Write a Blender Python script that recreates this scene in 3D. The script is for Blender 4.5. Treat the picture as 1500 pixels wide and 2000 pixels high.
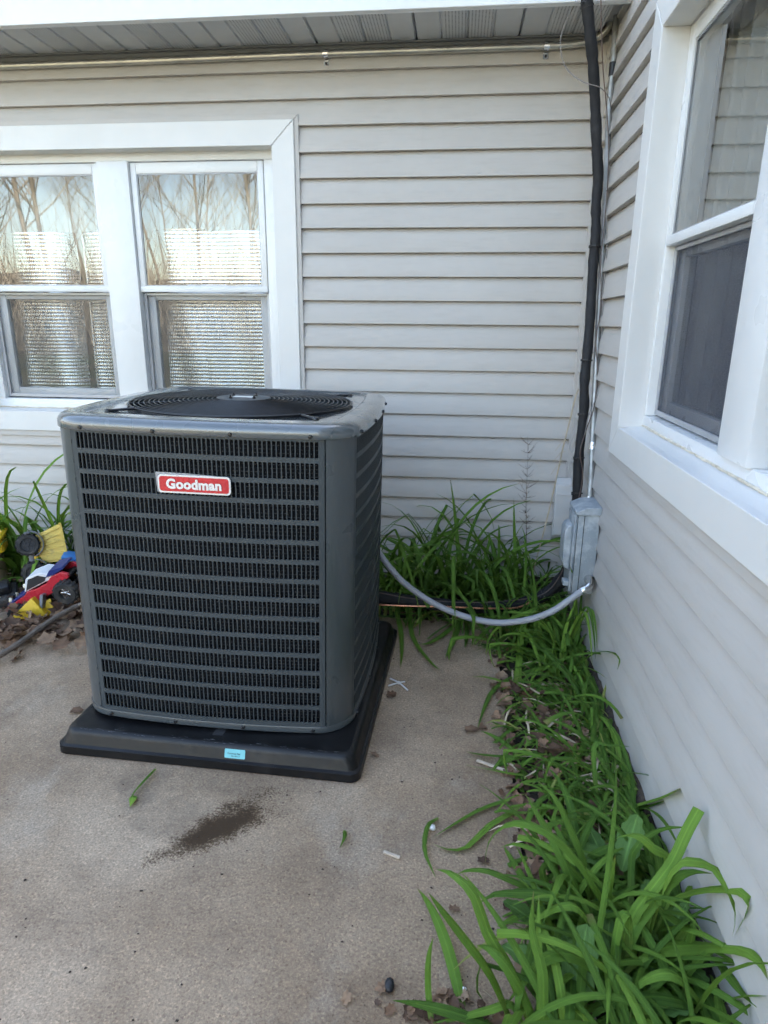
import bpy, bmesh, math, random
from mathutils import Vector, Matrix

# ------------------------------------------------------------------ scene, camera, light
for o in list(bpy.data.objects):
    bpy.data.objects.remove(o, do_unlink=True)
SC = bpy.context.scene
COL = SC.collection
rnd = random.Random(7)
R = math.radians

cam_d = bpy.data.cameras.new('camera')
cam_d.sensor_fit = 'VERTICAL'
cam_d.sensor_height = 24.0
cam_d.lens = 24.0 * 1262.09 / 2000.0
cam_d.clip_start = 0.02
cam_d.clip_end = 600
cam = bpy.data.objects.new('camera', cam_d)
COL.objects.link(cam)
cr = Vector((0.99393249, 0.1096878, 0.00817208)); cu = Vector((-0.0386813, 0.27902331, 0.95950495)); cf = Vector((-0.10296579, 0.95399926, -0.2815732))
M = Matrix(((cr.x, cu.x, -cf.x, -0.5717), (cr.y, cu.y, -cf.y, -3.08297), (cr.z, cu.z, -cf.z, 1.26198), (0, 0, 0, 1)))
cam.matrix_world = M
SC.camera = cam

SUN_EL, SUN_AZ = 36.0, 28.0          # the sun stands behind the house; azimuth from +Y towards +X
world = bpy.data.worlds.new('World')
SC.world = world
world.use_nodes = True
wn = world.node_tree.nodes; wl = world.node_tree.links
sky = wn.new('ShaderNodeTexSky')
sky.sky_type = 'NISHITA'
sky.sun_disc = False
sky.sun_elevation = R(SUN_EL)
sky.sun_rotation = R(SUN_AZ)
sky.air_density = 1.0
sky.dust_density = 1.0
sky.ozone_density = 1.8
wn['Background'].inputs['Strength'].default_value = 0.15
wl.new(sky.outputs[0], wn['Background'].inputs['Color'])

sun_d = bpy.data.lights.new('sun', 'SUN')
sun_d.energy = 2.6
sun_d.angle = R(0.53)
sun_d.color = (1.0, 0.95, 0.87)
sun = bpy.data.objects.new('sun', sun_d)
COL.objects.link(sun)
sd = Vector((math.sin(R(SUN_AZ)) * math.cos(R(SUN_EL)), math.cos(R(SUN_AZ)) * math.cos(R(SUN_EL)), math.sin(R(SUN_EL))))
sun.rotation_euler = (-sd).to_track_quat('-Z', 'Y').to_euler()
sun.location = sd * 30

SC.view_settings.view_transform = 'Standard'
SC.view_settings.look = 'None'
SC.view_settings.gamma = 1.0
SC.view_settings.use_curve_mapping = False
SC.view_settings.exposure = 2.95
SC.view_settings.use_white_balance = True
SC.view_settings.white_balance_temperature = 8000
SC.view_settings.white_balance_tint = 9.5
SC.render.engine = 'CYCLES'
SC.cycles.use_adaptive_sampling = True
SC.cycles.adaptive_threshold = 0.025
SC.cycles.use_denoising = True
SC.cycles.denoising_prefilter = 'FAST'
SC.cycles.max_bounces = 7
SC.cycles.diffuse_bounces = 4
SC.cycles.glossy_bounces = 4
SC.cycles.transparent_max_bounces = 10
SC.cycles.use_light_tree = False
SC.cycles.caustics_reflective = False
SC.cycles.caustics_refractive = False

# ------------------------------------------------------------------ materials
def nodes_of(name):
    m = bpy.data.materials.new(name)
    m.use_nodes = True
    nt = m.node_tree
    return m, nt.nodes, nt.links, nt.nodes['Principled BSDF'], nt.nodes['Material Output']

def math_n(ns, ls, op, a, b=None, c=None, clamp=False):
    n = ns.new('ShaderNodeMath'); n.operation = op; n.use_clamp = clamp
    for i, v in enumerate((a, b, c)):
        if v is None: continue
        if isinstance(v, (int, float)): n.inputs[i].default_value = v
        else: ls.new(v, n.inputs[i])
    return n.outputs[0]

def noise_n(ns, ls, vec, scale, detail=3.0, rough=0.55):
    n = ns.new('ShaderNodeTexNoise'); n.inputs['Scale'].default_value = scale
    n.inputs['Detail'].default_value = detail; n.inputs['Roughness'].default_value = rough
    if vec is not None: ls.new(vec, n.inputs['Vector'])
    return n.outputs['Fac']

def ramp_n(ns, ls, fac, stops):
    n = ns.new('ShaderNodeValToRGB')
    el = n.color_ramp.elements
    while len(el) < len(stops): el.new(0.5)
    for e, (p, c) in zip(el, stops):
        e.position = p
        e.color = (c, c, c, 1) if isinstance(c, (int, float)) else (*c, 1)
    ls.new(fac, n.inputs['Fac'])
    return n.outputs['Color']

def mix_n(ns, ls, fac, a, b, mode='MIX'):
    n = ns.new('ShaderNodeMix'); n.data_type = 'RGBA'; n.blend_type = mode
    for sock, v in ((n.inputs[0], fac), (n.inputs[6], a), (n.inputs[7], b)):
        if isinstance(v, (int, float)): sock.default_value = v
        elif isinstance(v, tuple): sock.default_value = (*v, 1)
        else: ls.new(v, sock)
    return n.outputs[2]

def bump_n(ns, ls, h, strength, dist, prev=None):
    n = ns.new('ShaderNodeBump'); n.inputs['Strength'].default_value = strength; n.inputs['Distance'].default_value = dist
    ls.new(h, n.inputs['Height'])
    if prev is not None: ls.new(prev, n.inputs['Normal'])
    return n.outputs[0]

def coord(ns, which='Object', scale=None):
    t = ns.new('ShaderNodeTexCoord')
    if scale is None: return t.outputs[which]
    return t.outputs[which]

def scaled(ns, ls, vec, s):
    n = ns.new('ShaderNodeMapping'); n.inputs['Scale'].default_value = s
    ls.new(vec, n.inputs['Vector']); return n.outputs[0]

def simple(name, base, rough=0.5, metal=0.0, var=0.12, vscale=9.0, bump=0.0, bscale=60.0, bdist=0.002, coat=0.0, dirt=None, dscale=4.0, dlo=0.55, dhi=0.75, stretch=None, spec=0.5):
    m, ns, ls, p, out = nodes_of(name)
    v = coord(ns)
    if stretch: v = scaled(ns, ls, v, stretch)
    n1 = noise_n(ns, ls, v, vscale, 3)
    lo = tuple(c * (1 - var) for c in base); hi = tuple(min(1, c * (1 + var)) for c in base)
    col = ramp_n(ns, ls, n1, [(0.3, lo), (0.7, hi)])
    if dirt:
        n2 = noise_n(ns, ls, v, dscale, 5, 0.7)
        f = ramp_n(ns, ls, n2, [(dlo, 0.0), (dhi, 1.0)])
        col = mix_n(ns, ls, f, col, dirt)
    ls.new(col, p.inputs['Base Color'])
    n3 = noise_n(ns, ls, v, vscale * 3.1, 2)
    rr = ramp_n(ns, ls, n3, [(0.3, max(0.02, rough - 0.06)), (0.7, min(1, rough + 0.06))])
    ls.new(rr, p.inputs['Roughness'])
    p.inputs['Metallic'].default_value = metal
    p.inputs['Coat Weight'].default_value = coat
    p.inputs['Coat Roughness'].default_value = 0.12
    p.inputs['Specular IOR Level'].default_value = spec
    if bump:
        ls.new(bump_n(ns, ls, noise_n(ns, ls, v, bscale, 2), bump, bdist), p.inputs['Normal'])
    return m

MAT = {}
def mat_siding():
    m, ns, ls, p, out = nodes_of('vinyl_siding')
    v = coord(ns)
    big = noise_n(ns, ls, v, 1.3, 3, 0.6)
    mid = noise_n(ns, ls, scaled(ns, ls, v, (2.0, 2.0, 14.0)), 3.0, 4, 0.65)
    c1 = ramp_n(ns, ls, big, [(0.25, (0.508, 0.478, 0.450)), (0.75, (0.563, 0.534, 0.506))])
    c2 = mix_n(ns, ls, math_n(ns, ls, 'MULTIPLY', ramp_n(ns, ls, mid, [(0.5, 0.0), (0.8, 1.0)]), 0.26), c1, (0.36, 0.325, 0.285))
    oi = ns.new('ShaderNodeObjectInfo')
    c3 = mix_n(ns, ls, math_n(ns, ls, 'MULTIPLY', oi.outputs['Random'], 0.14), c2, (0.40, 0.375, 0.35))
    ls.new(c3, p.inputs['Base Color'])
    p.inputs['Roughness'].default_value = 0.48
    p.inputs['Specular IOR Level'].default_value = 0.35
    g = noise_n(ns, ls, scaled(ns, ls, v, (6.0, 6.0, 90.0)), 4.0, 2, 0.6)
    ls.new(bump_n(ns, ls, g, 0.25, 0.0012), p.inputs['Normal'])
    return m
MAT['siding'] = mat_siding()
MAT['channel'] = simple('grey_channel', (0.20, 0.205, 0.21), 0.5, var=0.1)
MAT['galv_bright'] = simple('bright_conduit', (0.58, 0.56, 0.51), 0.34, metal=0.9, var=0.12, vscale=12)
MAT['trim'] = simple('white_coil_trim', (0.72, 0.71, 0.69), 0.38, var=0.03, vscale=2.5, dirt=(0.62, 0.57, 0.48), dscale=5.0, dlo=0.68, dhi=0.95, bump=0.06, bscale=14, bdist=0.003)
MAT['vinyl_white'] = simple('white_window_vinyl', (0.76, 0.765, 0.76), 0.32, var=0.02, vscale=3, dirt=(0.5, 0.47, 0.42), dscale=9.0, dlo=0.72, dhi=1.0)
MAT['caulk'] = simple('aged_caulk', (0.70, 0.62, 0.50), 0.6, var=0.2, vscale=30, dirt=(0.42, 0.33, 0.23), dscale=22, dlo=0.5, dhi=0.7, bump=0.5, bscale=120)
MAT['grey_frame'] = simple('grey_screen_frame', (0.42, 0.43, 0.45), 0.4, metal=0.3, var=0.06)
MAT['dark_gap'] = simple('dark_gasket', (0.03, 0.03, 0.033), 0.6)
MAT['fascia'] = simple('white_fascia_metal', (0.76, 0.77, 0.78), 0.35, var=0.02, vscale=1.5)
MAT['shingle'] = simple('asphalt_shingle', (0.09, 0.085, 0.08), 0.9, var=0.3, vscale=14)
MAT['foundation'] = simple('pale_foundation', (0.46, 0.43, 0.41), 0.8, var=0.15, vscale=8, dirt=(0.2, 0.17, 0.13), dscale=5, bump=0.4, bscale=60)
MAT['interior'] = simple('interior_paint', (0.34, 0.32, 0.29), 0.8, var=0.05)

def mat_soffit():
    m, ns, ls, p, out = nodes_of('vented_soffit')
    v = coord(ns)
    sep = ns.new('ShaderNodeSeparateXYZ'); ls.new(v, sep.inputs[0])
    # punched vent holes: rows of small dark dots on the two middle bands of each panel
    px = math_n(ns, ls, 'FRACT', math_n(ns, ls, 'MULTIPLY', sep.outputs['X'], 1 / 0.0125))
    py = math_n(ns, ls, 'FRACT', math_n(ns, ls, 'MULTIPLY', sep.outputs['Y'], 1 / 0.0105))
    dx = math_n(ns, ls, 'POWER', math_n(ns, ls, 'SUBTRACT', px, 0.5), 2.0)
    dy = math_n(ns, ls, 'POWER', math_n(ns, ls, 'SUBTRACT', py, 0.5), 2.0)
    dot = math_n(ns, ls, 'LESS_THAN', math_n(ns, ls, 'ADD', dx, dy), 0.050)
    band = math_n(ns, ls, 'MULTIPLY', math_n(ns, ls, 'GREATER_THAN', sep.outputs['X'], 0.110), math_n(ns, ls, 'LESS_THAN', sep.outputs['X'], 0.297))
    f = math_n(ns, ls, 'MULTIPLY', dot, band)
    c = ramp_n(ns, ls, noise_n(ns, ls, v, 5.0, 5), [(0.3, (0.48, 0.485, 0.49)), (0.7, (0.54, 0.545, 0.55))])
    ls.new(mix_n(ns, ls, f, c, (0.04, 0.04, 0.045)), p.inputs['Base Color'])
    p.inputs['Roughness'].default_value = 0.45
    return m
MAT['soffit'] = mat_soffit()

def mat_concrete():
    m, ns, ls, p, out = nodes_of('worn_concrete')
    v = coord(ns)
    big = noise_n(ns, ls, v, 0.9, 5, 0.6)
    med = noise_n(ns, ls, v, 4.2, 5, 0.68)
    fine = noise_n(ns, ls, v, 170.0, 3, 0.8)
    vo = ns.new('ShaderNodeTexVoronoi'); vo.inputs['Scale'].default_value = 260; ls.new(v, vo.inputs['Vector'])
    c = ramp_n(ns, ls, big, [(0.34, (0.270, 0.182, 0.120)), (0.5, (0.400, 0.285, 0.198)), (0.66, (0.520, 0.390, 0.285))])
    # brown weathering, paler rubbed patches
    c = mix_n(ns, ls, math_n(ns, ls, 'MULTIPLY', ramp_n(ns, ls, med, [(0.47, 0.0), (0.66, 1.0)]), 0.55), c, (0.235, 0.165, 0.118))
    rub = ramp_n(ns, ls, noise_n(ns, ls, scaled(ns, ls, v, (1.0, 0.6, 1.0)), 3.1, 6, 0.7), [(0.54, 0.0), (0.70, 1.0)])
    c = mix_n(ns, ls, math_n(ns, ls, 'MULTIPLY', rub, 0.45), c, (0.530, 0.440, 0.355))
    c = mix_n(ns, ls, 0.45, c, ramp_n(ns, ls, fine, [(0.28, (0.14, 0.12, 0.11)), (0.5, (0.50, 0.50, 0.50)), (0.72, (0.88, 0.86, 0.82))]), 'OVERLAY')
    sepv = ns.new('ShaderNodeSeparateColor'); ls.new(vo.outputs['Color'], sepv.inputs[0])
    grain = ramp_n(ns, ls, sepv.outputs[0], [(0.0, (0.16, 0.14, 0.12)), (0.2, (0.44, 0.44, 0.44)), (0.8, (0.56, 0.56, 0.55)), (1.0, (0.92, 0.90, 0.86))])
    c = mix_n(ns, ls, 0.38, c, grain, 'OVERLAY')
    # darker brown patches with a ragged noise outline
    dark_patch = ramp_n(ns, ls, noise_n(ns, ls, v, 1.9, 7, 0.66), [(0.575, 0.0), (0.66, 1.0)])
    c = mix_n(ns, ls, math_n(ns, ls, 'MULTIPLY', dark_patch, 0.42), c, (0.150, 0.112, 0.085))
    # the oil spot, tailing off to the lower left
    mp = ns.new('ShaderNodeMapping'); mp.vector_type = 'TEXTURE'
    mp.inputs['Location'].default_value = (-1.152, -1.768, 0); mp.inputs['Rotation'].default_value = (0, 0, R(45.5)); mp.inputs['Scale'].default_value = (0.185, 0.060, 1.0)
    ls.new(v, mp.inputs['Vector'])
    s2 = ns.new('ShaderNodeSeparateXYZ'); ls.new(mp.outputs[0], s2.inputs[0])
    taper = math_n(ns, ls, 'ADD', 1.05, math_n(ns, ls, 'MULTIPLY', s2.outputs['X'], 0.45))
    yy = math_n(ns, ls, 'DIVIDE', s2.outputs['Y'], math_n(ns, ls, 'MAXIMUM', taper, 0.3))
    d2 = math_n(ns, ls, 'SQRT', math_n(ns, ls, 'ADD', math_n(ns, ls, 'POWER', math_n(ns, ls, 'ABSOLUTE', s2.outputs['X']), 2.0), math_n(ns, ls, 'POWER', math_n(ns, ls, 'ABSOLUTE', yy), 2.0)))
    d2 = math_n(ns, ls, 'ADD', d2, math_n(ns, ls, 'MULTIPLY', s2.outputs['X'], -0.06))
    d2 = math_n(ns, ls, 'ADD', d2, math_n(ns, ls, 'MULTIPLY', math_n(ns, ls, 'SUBTRACT', noise_n(ns, ls, v, 16.0, 6, 0.78), 0.5), 2.0))
    d2 = math_n(ns, ls, 'ADD', d2, math_n(ns, ls, 'MULTIPLY', math_n(ns, ls, 'SUBTRACT', fine, 0.5), 1.6))
    halo = ramp_n(ns, ls, d2, [(0.5, 1.0), (1.55, 0.0)])
    core = ramp_n(ns, ls, d2, [(0.45, 1.0), (1.05, 0.0)])
    c = mix_n(ns, ls, math_n(ns, ls, 'MULTIPLY', halo, 0.8), c, (0.165, 0.100, 0.052))
    c = mix_n(ns, ls, math_n(ns, ls, 'MULTIPLY', core, 0.88), c, (0.052, 0.029, 0.016))
    ls.new(c, p.inputs['Base Color'])
    ls.new(ramp_n(ns, ls, med, [(0.3, 0.82), (0.7, 0.95)]), p.inputs['Roughness'])
    p.inputs['Specular IOR Level'].default_value = 0.25
    b1 = bump_n(ns, ls, med, 0.25, 0.01)
    b2 = bump_n(ns, ls, fine, 0.5, 0.0025, b1)
    ls.new(b2, p.inputs['Normal'])
    return m
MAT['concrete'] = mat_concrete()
MAT['soil'] = simple('dark_soil', (0.055, 0.040, 0.029), 0.95, var=0.5, vscale=22, bump=1.0, bscale=55, bdist=0.015, dirt=(0.13, 0.085, 0.055), dscale=14)
MAT['lawn'] = simple('spring_lawn', (0.115, 0.135, 0.060), 0.9, var=0.45, vscale=3.0, bump=0.6, bscale=40, bdist=0.02, dirt=(0.21, 0.185, 0.14), dscale=0.6, dlo=0.42, dhi=0.62)

MAT['unit'] = simple('grey_green_enamel', (0.054, 0.064, 0.068), 0.32, var=0.04, vscale=3, bump=0.05, bscale=160, bdist=0.0006, coat=0.4)
MAT['unit_louver'] = simple('grey_green_enamel_dull', (0.054, 0.064, 0.069), 0.46, var=0.04, vscale=3, spec=0.3)
MAT['unit_lip'] = MAT['unit']
MAT['black_wire'] = simple('black_coated_wire', (0.016, 0.017, 0.020), 0.34, var=0.2, vscale=40)
MAT['coil'] = None
def mat_coil():
    m, ns, ls, p, out = nodes_of('condenser_coil')
    v = coord(ns)
    sep = ns.new('ShaderNodeSeparateXYZ'); ls.new(v, sep.inputs[0])
    w = math_n(ns, ls, 'FRACT', math_n(ns, ls, 'MULTIPLY', sep.outputs['Z'], 1 / 0.0105))
    t = math_n(ns, ls, 'LESS_THAN', math_n(ns, ls, 'ABSOLUTE', math_n(ns, ls, 'SUBTRACT', w, 0.5)), 0.10)
    n = noise_n(ns, ls, v, 190.0, 3)
    t = math_n(ns, ls, 'MULTIPLY', t, ramp_n(ns, ls, n, [(0.45, 0.0), (0.6, 1.0)]))
    ls.new(mix_n(ns, ls, t, (0.009, 0.010, 0.012), (0.085, 0.085, 0.085)), p.inputs['Base Color'])
    p.inputs['Roughness'].default_value = 0.8
    p.inputs['Specular IOR Level'].default_value = 0.1
    return m
MAT['coil'] = mat_coil()
MAT['black_screw'] = simple('black_screw', (0.012, 0.012, 0.013), 0.3, var=0.1)
MAT['badge_red'] = simple('badge_red', (0.62, 0.035, 0.045), 0.28, var=0.05, vscale=20, bump=0.35, bscale=26, bdist=0.004)
MAT['badge_white'] = simple('badge_white', (0.78, 0.74, 0.70), 0.3, var=0.05, vscale=30, bump=0.3, bscale=26, bdist=0.003)
MAT['film'] = simple('clear_film_edge', (0.30, 0.30, 0.31), 0.2, var=0.3, vscale=60, bump=0.8, bscale=70, bdist=0.004)
MAT['pad'] = simple('black_pad_plastic', (0.0055, 0.0055, 0.0065), 0.40, var=0.25, vscale=12, bump=0.3, bscale=240, bdist=0.0006, dirt=(0.030, 0.028, 0.027), dscale=6.0, dlo=0.58, dhi=0.88, spec=0.4)
MAT['scuff'] = simple('pale_scuff', (0.20, 0.20, 0.21), 0.7)
MAT['cyan'] = simple('cyan_sticker', (0.16, 0.56, 0.60), 0.45, var=0.06, vscale=60)
MAT['ink'] = simple('black_ink', (0.03, 0.08, 0.09), 0.6)
MAT['galv'] = simple('galvanised_conduit', (0.40, 0.40, 0.385), 0.50, metal=0.75, var=0.18, vscale=16, dirt=(0.25, 0.25, 0.24), dscale=9, dlo=0.55, dhi=0.8)
MAT['foam'] = simple('black_pipe_insulation', (0.010, 0.010, 0.012), 0.72, var=0.25, vscale=14, bump=0.4, bscale=80, bdist=0.002, dirt=(0.05, 0.05, 0.055), dscale=8, dlo=0.6, dhi=0.9)
MAT['black'] = simple('black_plastic', (0.014, 0.014, 0.016), 0.45)
MAT['copper'] = simple('bare_copper', (0.78, 0.36, 0.22), 0.30, metal=1.0, var=0.15, vscale=30)
MAT['wire_grey'] = simple('grey_thermostat_wire', (0.22, 0.20, 0.19), 0.5, var=0.15, vscale=30)
MAT['wire_brown'] = simple('brown_thermostat_wire', (0.11, 0.075, 0.065), 0.5, var=0.2, vscale=30)
MAT['whip'] = simple('grey_liquidtight', (0.36, 0.37, 0.40), 0.42, var=0.07, vscale=18)
MAT['chrome'] = simple('zinc_fitting', (0.72, 0.72, 0.72), 0.16, metal=1.0, var=0.1)
MAT['box_grey'] = simple('painted_steel_box', (0.30, 0.345, 0.38), 0.5, var=0.10, vscale=9, dirt=(0.50, 0.53, 0.55), dscale=11, dlo=0.46, dhi=0.66, bump=0.3, bscale=70, bdist=0.0015)
MAT['box_pale'] = simple('pale_utility_plastic', (0.62, 0.61, 0.60), 0.5, var=0.05, vscale=8)

def mat_glass(name, tint=(1, 1, 1)):
    m, ns, ls, p, out = nodes_of(name)
    ns.remove(p)
    fr = ns.new('ShaderNodeFresnel'); fr.inputs['IOR'].default_value = 1.52
    f = math_n(ns, ls, 'ADD', math_n(ns, ls, 'MULTIPLY', fr.outputs[0], 1.7), 0.06, clamp=True)        # coated double glazing, four faces
    tr = ns.new('ShaderNodeBsdfTransparent'); tr.inputs['Color'].default_value = (0.90 * tint[0], 0.93 * tint[1], 0.92 * tint[2], 1)
    gl = ns.new('ShaderNodeBsdfGlossy'); gl.inputs['Roughness'].default_value = 0.0
    v = coord(ns)
    ls.new(bump_n(ns, ls, noise_n(ns, ls, v, 1.8, 2), 0.05, 0.004), gl.inputs['Normal'])
    mx = ns.new('ShaderNodeMixShader')
    ls.new(f, mx.inputs[0]); ls.new(tr.outputs[0], mx.inputs[1]); ls.new(gl.outputs[0], mx.inputs[2])
    ls.new(mx.outputs[0], out.inputs['Surface'])
    return m
MAT['glass'] = mat_glass('window_glass')

def mat_screen(name, cover, col=(0.10, 0.105, 0.115)):
    m, ns, ls, p, out = nodes_of(name)
    p.inputs['Base Color'].default_value = (*col, 1); p.inputs['Roughness'].default_value = 0.6
    tr = ns.new('ShaderNodeBsdfTransparent')
    v = coord(ns)
    n = noise_n(ns, ls, v, 3.0, 4)
    f = ramp_n(ns, ls, n, [(0.3, cover - 0.06), (0.7, cover + 0.06)])
    mx = ns.new('ShaderNodeMixShader')
    ls.new(f, mx.inputs[0]); ls.new(tr.outputs[0], mx.inputs[1]); ls.new(p.outputs[0], mx.inputs[2])
    ls.new(mx.outputs[0], out.inputs['Surface'])
    return m
MAT['screen'] = mat_screen('insect_screen', 0.62, (0.045, 0.052, 0.075))
MAT['screen_thin'] = mat_screen('thin_insect_screen', 0.30, (0.12, 0.12, 0.12))

def mat_foil():
    m, ns, ls, p, out = nodes_of('bubble_foil')
    v = coord(ns)
    sep = ns.new('ShaderNodeSeparateXYZ'); ls.new(v, sep.inputs[0])
    jit = math_n(ns, ls, 'MULTIPLY', noise_n(ns, ls, v, 2.2, 3), 0.9)
    z = math_n(ns, ls, 'MULTIPLY', sep.outputs['Z'], 2 * math.pi / 0.0175)
    z = math_n(ns, ls, 'ADD', z, jit)
    hz = math_n(ns, ls, 'ABSOLUTE', math_n(ns, ls, 'SINE', math_n(ns, ls, 'MULTIPLY', z, 0.5)))
    hx = math_n(ns, ls, 'ABSOLUTE', math_n(ns, ls, 'SINE', math_n(ns, ls, 'MULTIPLY', sep.outputs['X'], math.pi / 0.010)))
    h = math_n(ns, ls, 'ADD', math_n(ns, ls, 'MULTIPLY', hz, 1.0), math_n(ns, ls, 'MULTIPLY', hx, 0.22))
    p.inputs['Base Color'].default_value = (0.80, 0.80, 0.80, 1)
    p.inputs['Metallic'].default_value = 1.0
    p.inputs['Roughness'].default_value = 0.22
    b = bump_n(ns, ls, h, 0.55, 0.0035)
    b = bump_n(ns, ls, noise_n(ns, ls, v, 9.0, 4), 0.22, 0.010, b)
    b = bump_n(ns, ls, noise_n(ns, ls, v, 130.0, 3), 0.35, 0.0015, b)
    ls.new(b, p.inputs['Normal'])
    return m
MAT['foil'] = mat_foil()
def mat_cloth(name, c, trans):
    m, ns, ls, p, out = nodes_of(name)
    p.inputs['Base Color'].default_value = (*c, 1); p.inputs['Roughness'].default_value = 0.9
    tl = ns.new('ShaderNodeBsdfTranslucent'); tl.inputs['Color'].default_value = (*c, 1)
    mx = ns.new('ShaderNodeMixShader'); mx.inputs[0].default_value = trans
    ls.new(p.outputs[0], mx.inputs[1]); ls.new(tl.outputs[0], mx.inputs[2]); ls.new(mx.outputs[0], out.inputs['Surface'])
    v = coord(ns)
    ls.new(bump_n(ns, ls, noise_n(ns, ls, v, 300, 2), 0.2, 0.001), p.inputs['Normal'])
    return m
MAT['curtain_white'] = mat_cloth('white_sheer_curtain', (0.90, 0.90, 0.88), 0.30)
MAT['curtain'] = mat_cloth('sheer_curtain', (0.78, 0.765, 0.73), 0.25)

def mat_leaf(name, dark, light, base_pale=True, midrib=0.35, trans=0.22, rough=0.58):
    m, ns, ls, p, out = nodes_of(name)
    uv = ns.new('ShaderNodeTexCoord').outputs['UV']
    sep = ns.new('ShaderNodeSeparateXYZ'); ls.new(uv, sep.inputs[0])
    oi = ns.new('ShaderNodeObjectInfo')
    v = coord(ns)
    f = math_n(ns, ls, 'ADD', math_n(ns, ls, 'MULTIPLY', oi.outputs['Random'], 0.75), math_n(ns, ls, 'MULTIPLY', noise_n(ns, ls, v, 14.0, 2), 0.35), clamp=True)
    c = mix_n(ns, ls, f, dark, light)
    # fine veins running along the blade
    st = noise_n(ns, ls, scaled(ns, ls, uv, (26.0, 1.2, 1.0)), 1.6, 2)
    c = mix_n(ns, ls, math_n(ns, ls, 'MULTIPLY', ramp_n(ns, ls, st, [(0.42, 0.0), (0.62, 1.0)]), 0.30), c, tuple(min(1, a * 1.7) for a in light))
    rib = math_n(ns, ls, 'SUBTRACT', 1.0, math_n(ns, ls, 'MULTIPLY', math_n(ns, ls, 'ABSOLUTE', math_n(ns, ls, 'SUBTRACT', sep.outputs['X'], 0.5)), 14.0), clamp=True)
    c = mix_n(ns, ls, math_n(ns, ls, 'MULTIPLY', rib, midrib), c, tuple(min(1, a * 2.0) for a in light))
    if base_pale:
        pale = math_n(ns, ls, 'SUBTRACT', 1.0, math_n(ns, ls, 'MULTIPLY', sep.outputs['Y'], 5.5), clamp=True)
        c = mix_n(ns, ls, math_n(ns, ls, 'MULTIPLY', pale, 0.65), c, (0.30, 0.36, 0.10))
        tipf = math_n(ns, ls, 'MULTIPLY', math_n(ns, ls, 'SUBTRACT', sep.outputs['Y'], 0.90), 8.0, clamp=True)
        tipf = math_n(ns, ls, 'MULTIPLY', tipf, math_n(ns, ls, 'GREATER_THAN', oi.outputs['Random'], 0.72))
        c = mix_n(ns, ls, tipf, c, (0.30, 0.22, 0.10))
    ls.new(c, p.inputs['Base Color'])
    p.inputs['Roughness'].default_value = rough
    p.inputs['Specular IOR Level'].default_value = 0.22
    ls.new(bump_n(ns, ls, st, 0.8, 0.002), p.inputs['Normal'])
    tl = ns.new('ShaderNodeBsdfTranslucent')
    ls.new(mix_n(ns, ls, 0.5, c, (0.25, 0.42, 0.05)), tl.inputs['Color'])
    mx = ns.new('ShaderNodeMixShader'); mx.inputs[0].default_value = trans
    ls.new(p.outputs[0], mx.inputs[1]); ls.new(tl.outputs[0], mx.inputs[2]); ls.new(mx.outputs[0], out.inputs['Surface'])
    return m
MAT['leaf'] = mat_leaf('daylily_leaf', (0.030, 0.084, 0.016), (0.125, 0.252, 0.038))
MAT['leaf_fresh'] = mat_leaf('fresh_daylily_leaf', (0.088, 0.195, 0.030), (0.185, 0.335, 0.052))
MAT['leaf_yellow'] = mat_leaf('yellowing_leaf', (0.20, 0.25, 0.05), (0.36, 0.37, 0.12))
MAT['broad'] = mat_leaf('broad_weed_leaf', (0.065, 0.150, 0.040), (0.115, 0.225, 0.058), base_pale=False, midrib=0.8, trans=0.2, rough=0.5)
def mat_dead():
    m, ns, ls, p, out = nodes_of('dead_leaf')
    v = coord(ns)
    oi = ns.new('ShaderNodeObjectInfo')
    geo = ns.new('ShaderNodeNewGeometry')
    f = math_n(ns, ls, 'FRACT', math_n(ns, ls, 'ADD', oi.outputs['Random'], geo.outputs['Random Per Island']))
    c = ramp_n(ns, ls, f, [(0.0, (0.080, 0.040, 0.024)), (0.35, (0.170, 0.088, 0.050)), (0.7, (0.265, 0.150, 0.088)), (1.0, (0.34, 0.220, 0.140))])
    c = mix_n(ns, ls, math_n(ns, ls, 'MULTIPLY', ramp_n(ns, ls, noise_n(ns, ls, v, 45.0, 5), [(0.45, 0.0), (0.7, 1.0)]), 0.5), c, (0.075, 0.045, 0.030))
    ls.new(c, p.inputs['Base Color']); p.inputs['Roughness'].default_value = 0.75
    ls.new(bump_n(ns, ls, noise_n(ns, ls, v, 90, 3), 0.5, 0.002), p.inputs['Normal'])
    return m
MAT['dead'] = mat_dead()
MAT['bark'] = simple('grey_brown_bark', (0.16, 0.125, 0.10), 0.85, var=0.3, vscale=20, bump=0.8, bscale=50, bdist=0.004, stretch=(1, 1, 1))
MAT['straw'] = simple('dry_straw', (0.50, 0.40, 0.28), 0.7, var=0.2, vscale=20)
MAT['twig'] = simple('dry_brown_stem', (0.11, 0.065, 0.042), 0.8, var=0.3, vscale=30)
MAT['red'] = simple('red_toy_plastic', (0.52, 0.030, 0.045), 0.28, var=0.08, dirt=(0.30, 0.10, 0.08), dscale=30, dlo=0.6, dhi=0.85)
MAT['blue'] = simple('blue_toy_plastic', (0.030, 0.20, 0.50), 0.4, var=0.1)
MAT['navy'] = simple('navy_toy_plastic', (0.018, 0.035, 0.16), 0.35, var=0.1)
MAT['yellow'] = simple('yellow_toy_plastic', (0.72, 0.46, 0.030), 0.42, var=0.08, dirt=(0.40, 0.27, 0.08), dscale=24, dlo=0.6, dhi=0.85)
MAT['yellow_pale'] = simple('faded_yellow_plastic', (0.70, 0.50, 0.11), 0.5, var=0.1, dirt=(0.34, 0.26, 0.12), dscale=22, dlo=0.55, dhi=0.8)
MAT['toy_grey'] = simple('grey_toy_plastic', (0.17, 0.175, 0.19), 0.5, var=0.12, dirt=(0.10, 0.09, 0.08), dscale=20)
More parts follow.
